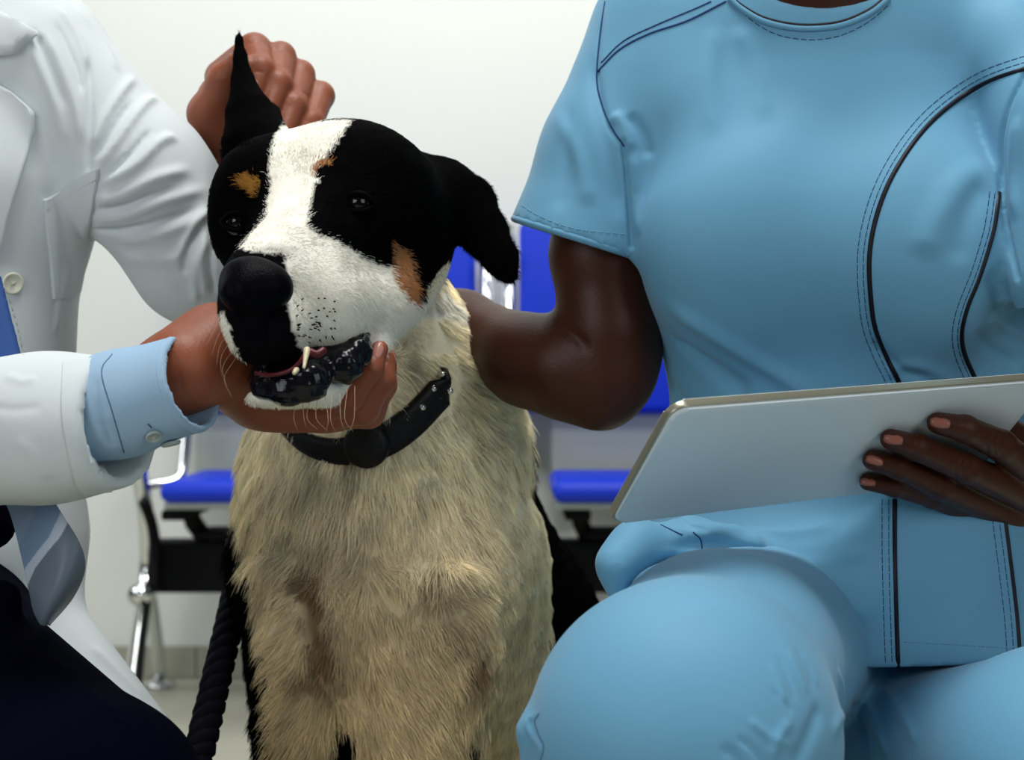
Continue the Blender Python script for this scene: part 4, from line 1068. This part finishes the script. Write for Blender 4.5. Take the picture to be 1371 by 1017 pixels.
s_.plane((1250, 907, 1.2), (0, 0, -1))
s_.group(sl, .014); s_.group(sr, .010)
V1, Q1 = s_.mesh(.0032)
FOLDS = [([(808, 5), (802, 60), (800, 110), (812, 160), (832, 196)], 4, -3), ([(842, 205), (835, 170), (818, 150)], 9, 5), ([(870, 215), (860, 180), (840, 150)], 8, -5),
    ([(833, 190), (838, 230), (842, 280), (845, 330)], 3, -7, 1), ([(848, 200), (852, 260), (856, 320)], 8, 4), ([(1374, 92), (1350, 140), (1340, 190), (1341, 250), (1348, 310), (1362, 370)], 4, -9, 1), ([(1362, 150), (1356, 220), (1360, 300)], 9, 6), ([(985, 30), (1010, 90), (1025, 170)], 14, 4), ([(960, 30), (950, 100), (955, 190)], 14, 3),
    ([(880, 400), (960, 450), (1040, 500), (1100, 540)], 12, 10), ([(895, 450), (950, 490), (1010, 530)], 13, -11), ([(890, 500), (910, 530), (930, 545)], 8, -4),
    ([(1330, 215), (1285, 245), (1250, 300), (1235, 350)], 20, 6), ([(1318, 240), (1295, 290), (1280, 360)], 18, -4), ([(1180, 500), (1230, 490), (1290, 520)], 10, 4), ([(1165, 450), (1200, 490), (1250, 510)], 8, -5),
    ([(1305, 440), (1330, 470), (1371, 490)], 10, -7), ([(1320, 360), (1345, 400), (1371, 430)], 12, -8), ([(1325, 420), (1350, 440), (1380, 450)], 8, 5),
    ([(860, 742), (940, 738), (1010, 762), (1080, 820), (1140, 880), (1200, 905)], 7, 6), ([(900, 716), (980, 708), (1060, 712), (1130, 700)], 12, 6), ([(890, 738), (960, 728), (1040, 748)], 8, -6), ([(980, 735), (1080, 742), (1180, 738)], 14, -4), ([(1010, 760), (1100, 800), (1180, 830)], 14, 4),
    ([(905, 690), (925, 705), (950, 712)], 5, -3), ([(720, 110), (770, 200), (790, 280)], 12, 4), ([(790, 60), (800, 140), (820, 230), (830, 300)], 10, -4), ([(760, 130), (760, 220), (745, 290)], 12, -3)]
parts = []
for v, q in ((V1, Q1),):
    v = smooth(v, q, 3, .5); v, q = subdiv(v, q); parts.append((v, q))
off = np.cumsum([0]+[len(v) for v, q in parts])
V = np.vstack([v for v, q in parts]); Q = np.vstack([q+o for (v, q), o in zip(parts, off)])
V = folds(V, Q, FOLDS)
top = link_mesh('scrub_top', V, Q, M['scrub'], wo); SS = Surf(V, Q)
rim('sleeve_hem', P(776, 320, 1.3555), P(771, 338, 1.355), (-.30, .10, -.95), 91.5*1.356*SC/F, M['scrub'], top, .0030)
def band(pts, st=(-8, -15)):
    seam('piping', SS, pts, 3.5, M['piping'], top, -.0004, 8)
    for k in st: stitches(SS, offset(pts, k), M['stitch'], top, dash=9, gap=2)
band([(1378, 90), (1330, 106), (1290, 128), (1250, 160), (1218, 198), (1190, 245), (1172, 295), (1164, 345), (1166, 400), (1172, 440), (1188, 480), (1206, 520), (1206, 560)], (-8, -16))
band([(1338, 258), (1330, 310), (1312, 370), (1296, 410), (1288, 445), (1292, 475), (1308, 512)], (-6, -13))
band([(1198, 668), (1198, 740), (1200, 820), (1203, 903)], (-8, -17)); band([(1345, 690), (1354, 760), (1362, 830), (1367, 906)], (-8, -17))
stitches(SS, [(982, -2), (1000, 22), (1030, 42), (1060, 51), (1095, 53), (1130, 46), (1165, 28), (1195, 2)], M['stitch'], top, dash=8, gap=3)
stitches(SS, [(1190, 858), (1260, 862), (1330, 866), (1370, 868)], M['scrub'], top)
seam('pocket_seam', SS, [(928, 712), (938, 722), (940, 736)], 1.0, M['stitch'], top); seam('pocket_seam', SS, [(884, 702), (905, 712), (914, 716)], 1.0, M['stitch'], top)
seam('armhole_seam', SS, [(810, 2), (803, 50), (799, 105), (806, 140), (820, 172), (836, 196)], 1.3, M['stitch'], top)
seam('shoulder_seam', SS, [(800, 96), (830, 66), (870, 45), (920, 28), (972, 2)], 1.6, M['stitch'], top)
seam('shoulder_seam', SS, [(805, 84), (835, 55), (880, 33), (930, 12), (952, 2)], 1.2, M['stitch'], top)
stitches(SS, [(682, 262), (720, 288), (770, 306), (840, 314)], M['scrub'], top)
# neckline binding
L = [SS.hit(px, py, .001)[0] for px, py in spline([(976, -2), (992, 12), (1020, 28), (1055, 37), (1090, 39), (1128, 34), (1165, 18), (1190, -2)], 5)]
L = np.array([l for l in L if l is not None]); tube('neck_binding', L, .0022, M['scrub'], top, 8); tube('piping', L+np.array([0, .001, .0028]), .0014, M['piping'], top, 8)

# tablet body
M['tablet'] = mat('tablet_shell', srgb(206, 218, 222), 0.4, 0.0, spec=.4)
M['tabletrim'] = mat('tablet_rim', srgb(168, 166, 146), 0.3, .7)
M['screen'] = mat('screen', (0.01, 0.01, 0.012, 1), 0.08, spec=.6)
def slab(name, inset, n0, n1, r, m, parent=None, bev=.003, su=TW, sv=None):
    sv = TH if sv is None else sv
    bm = bmesh.new(); ring = []
    for cx_, cy_, a0 in ((su-r-inset, sv-r-inset, 0), (r+inset, sv-r-inset, 90), (r+inset, r+inset, 180), (su-r-inset, r+inset, 270)):
        for k in range(9):
            a = math.radians(a0+k*11.25); ring.append((cx_+r*math.cos(a), cy_+r*math.sin(a)))
    lo = [bm.verts.new(tpt(x, y, n0)) for x, y in ring]; hi = [bm.verts.new(tpt(x, y, n1)) for x, y in ring]; n = len(ring)
    f0 = bm.faces.new(lo); f1 = bm.faces.new(hi[::-1])
    for i in range(n): bm.faces.new([lo[i], hi[i], hi[(i+1) % n], lo[(i+1) % n]])
    if bev:
        e = [e for e in bm.edges if len([f for f in e.link_faces if f in (f0, f1)]) == 1]
        bmesh.ops.bevel(bm, geom=e, offset=bev, segments=4, profile=.5, affect='EDGES')
    bmesh.ops.recalc_face_normals(bm, faces=bm.faces); me = bpy.data.meshes.new(name); bm.to_mesh(me); bm.free()
    me.polygons.foreach_set('use_smooth', [True]*len(me.polygons)); me.materials.append(m); o = bpy.data.objects.new(name, me); C.objects.link(o)
    if parent is not None: o.parent = parent
    return autosmooth(o, 55)
tab = slab('tablet', 0, -TT, 0, .010, M['tablet'], None, .0028); tag(tab, 'white tablet computer held level at its back by four spread fingers', 'tablet')
slab('rim', -.0012, -TT*.85, -TT*.22, .011, M['tabletrim'], tab, .0010)
slab('screen', .006, -TT-.0004, -TT+.0003, .004, M['screen'], tab, 0)
print('script time', round(time.time()-T0, 1))
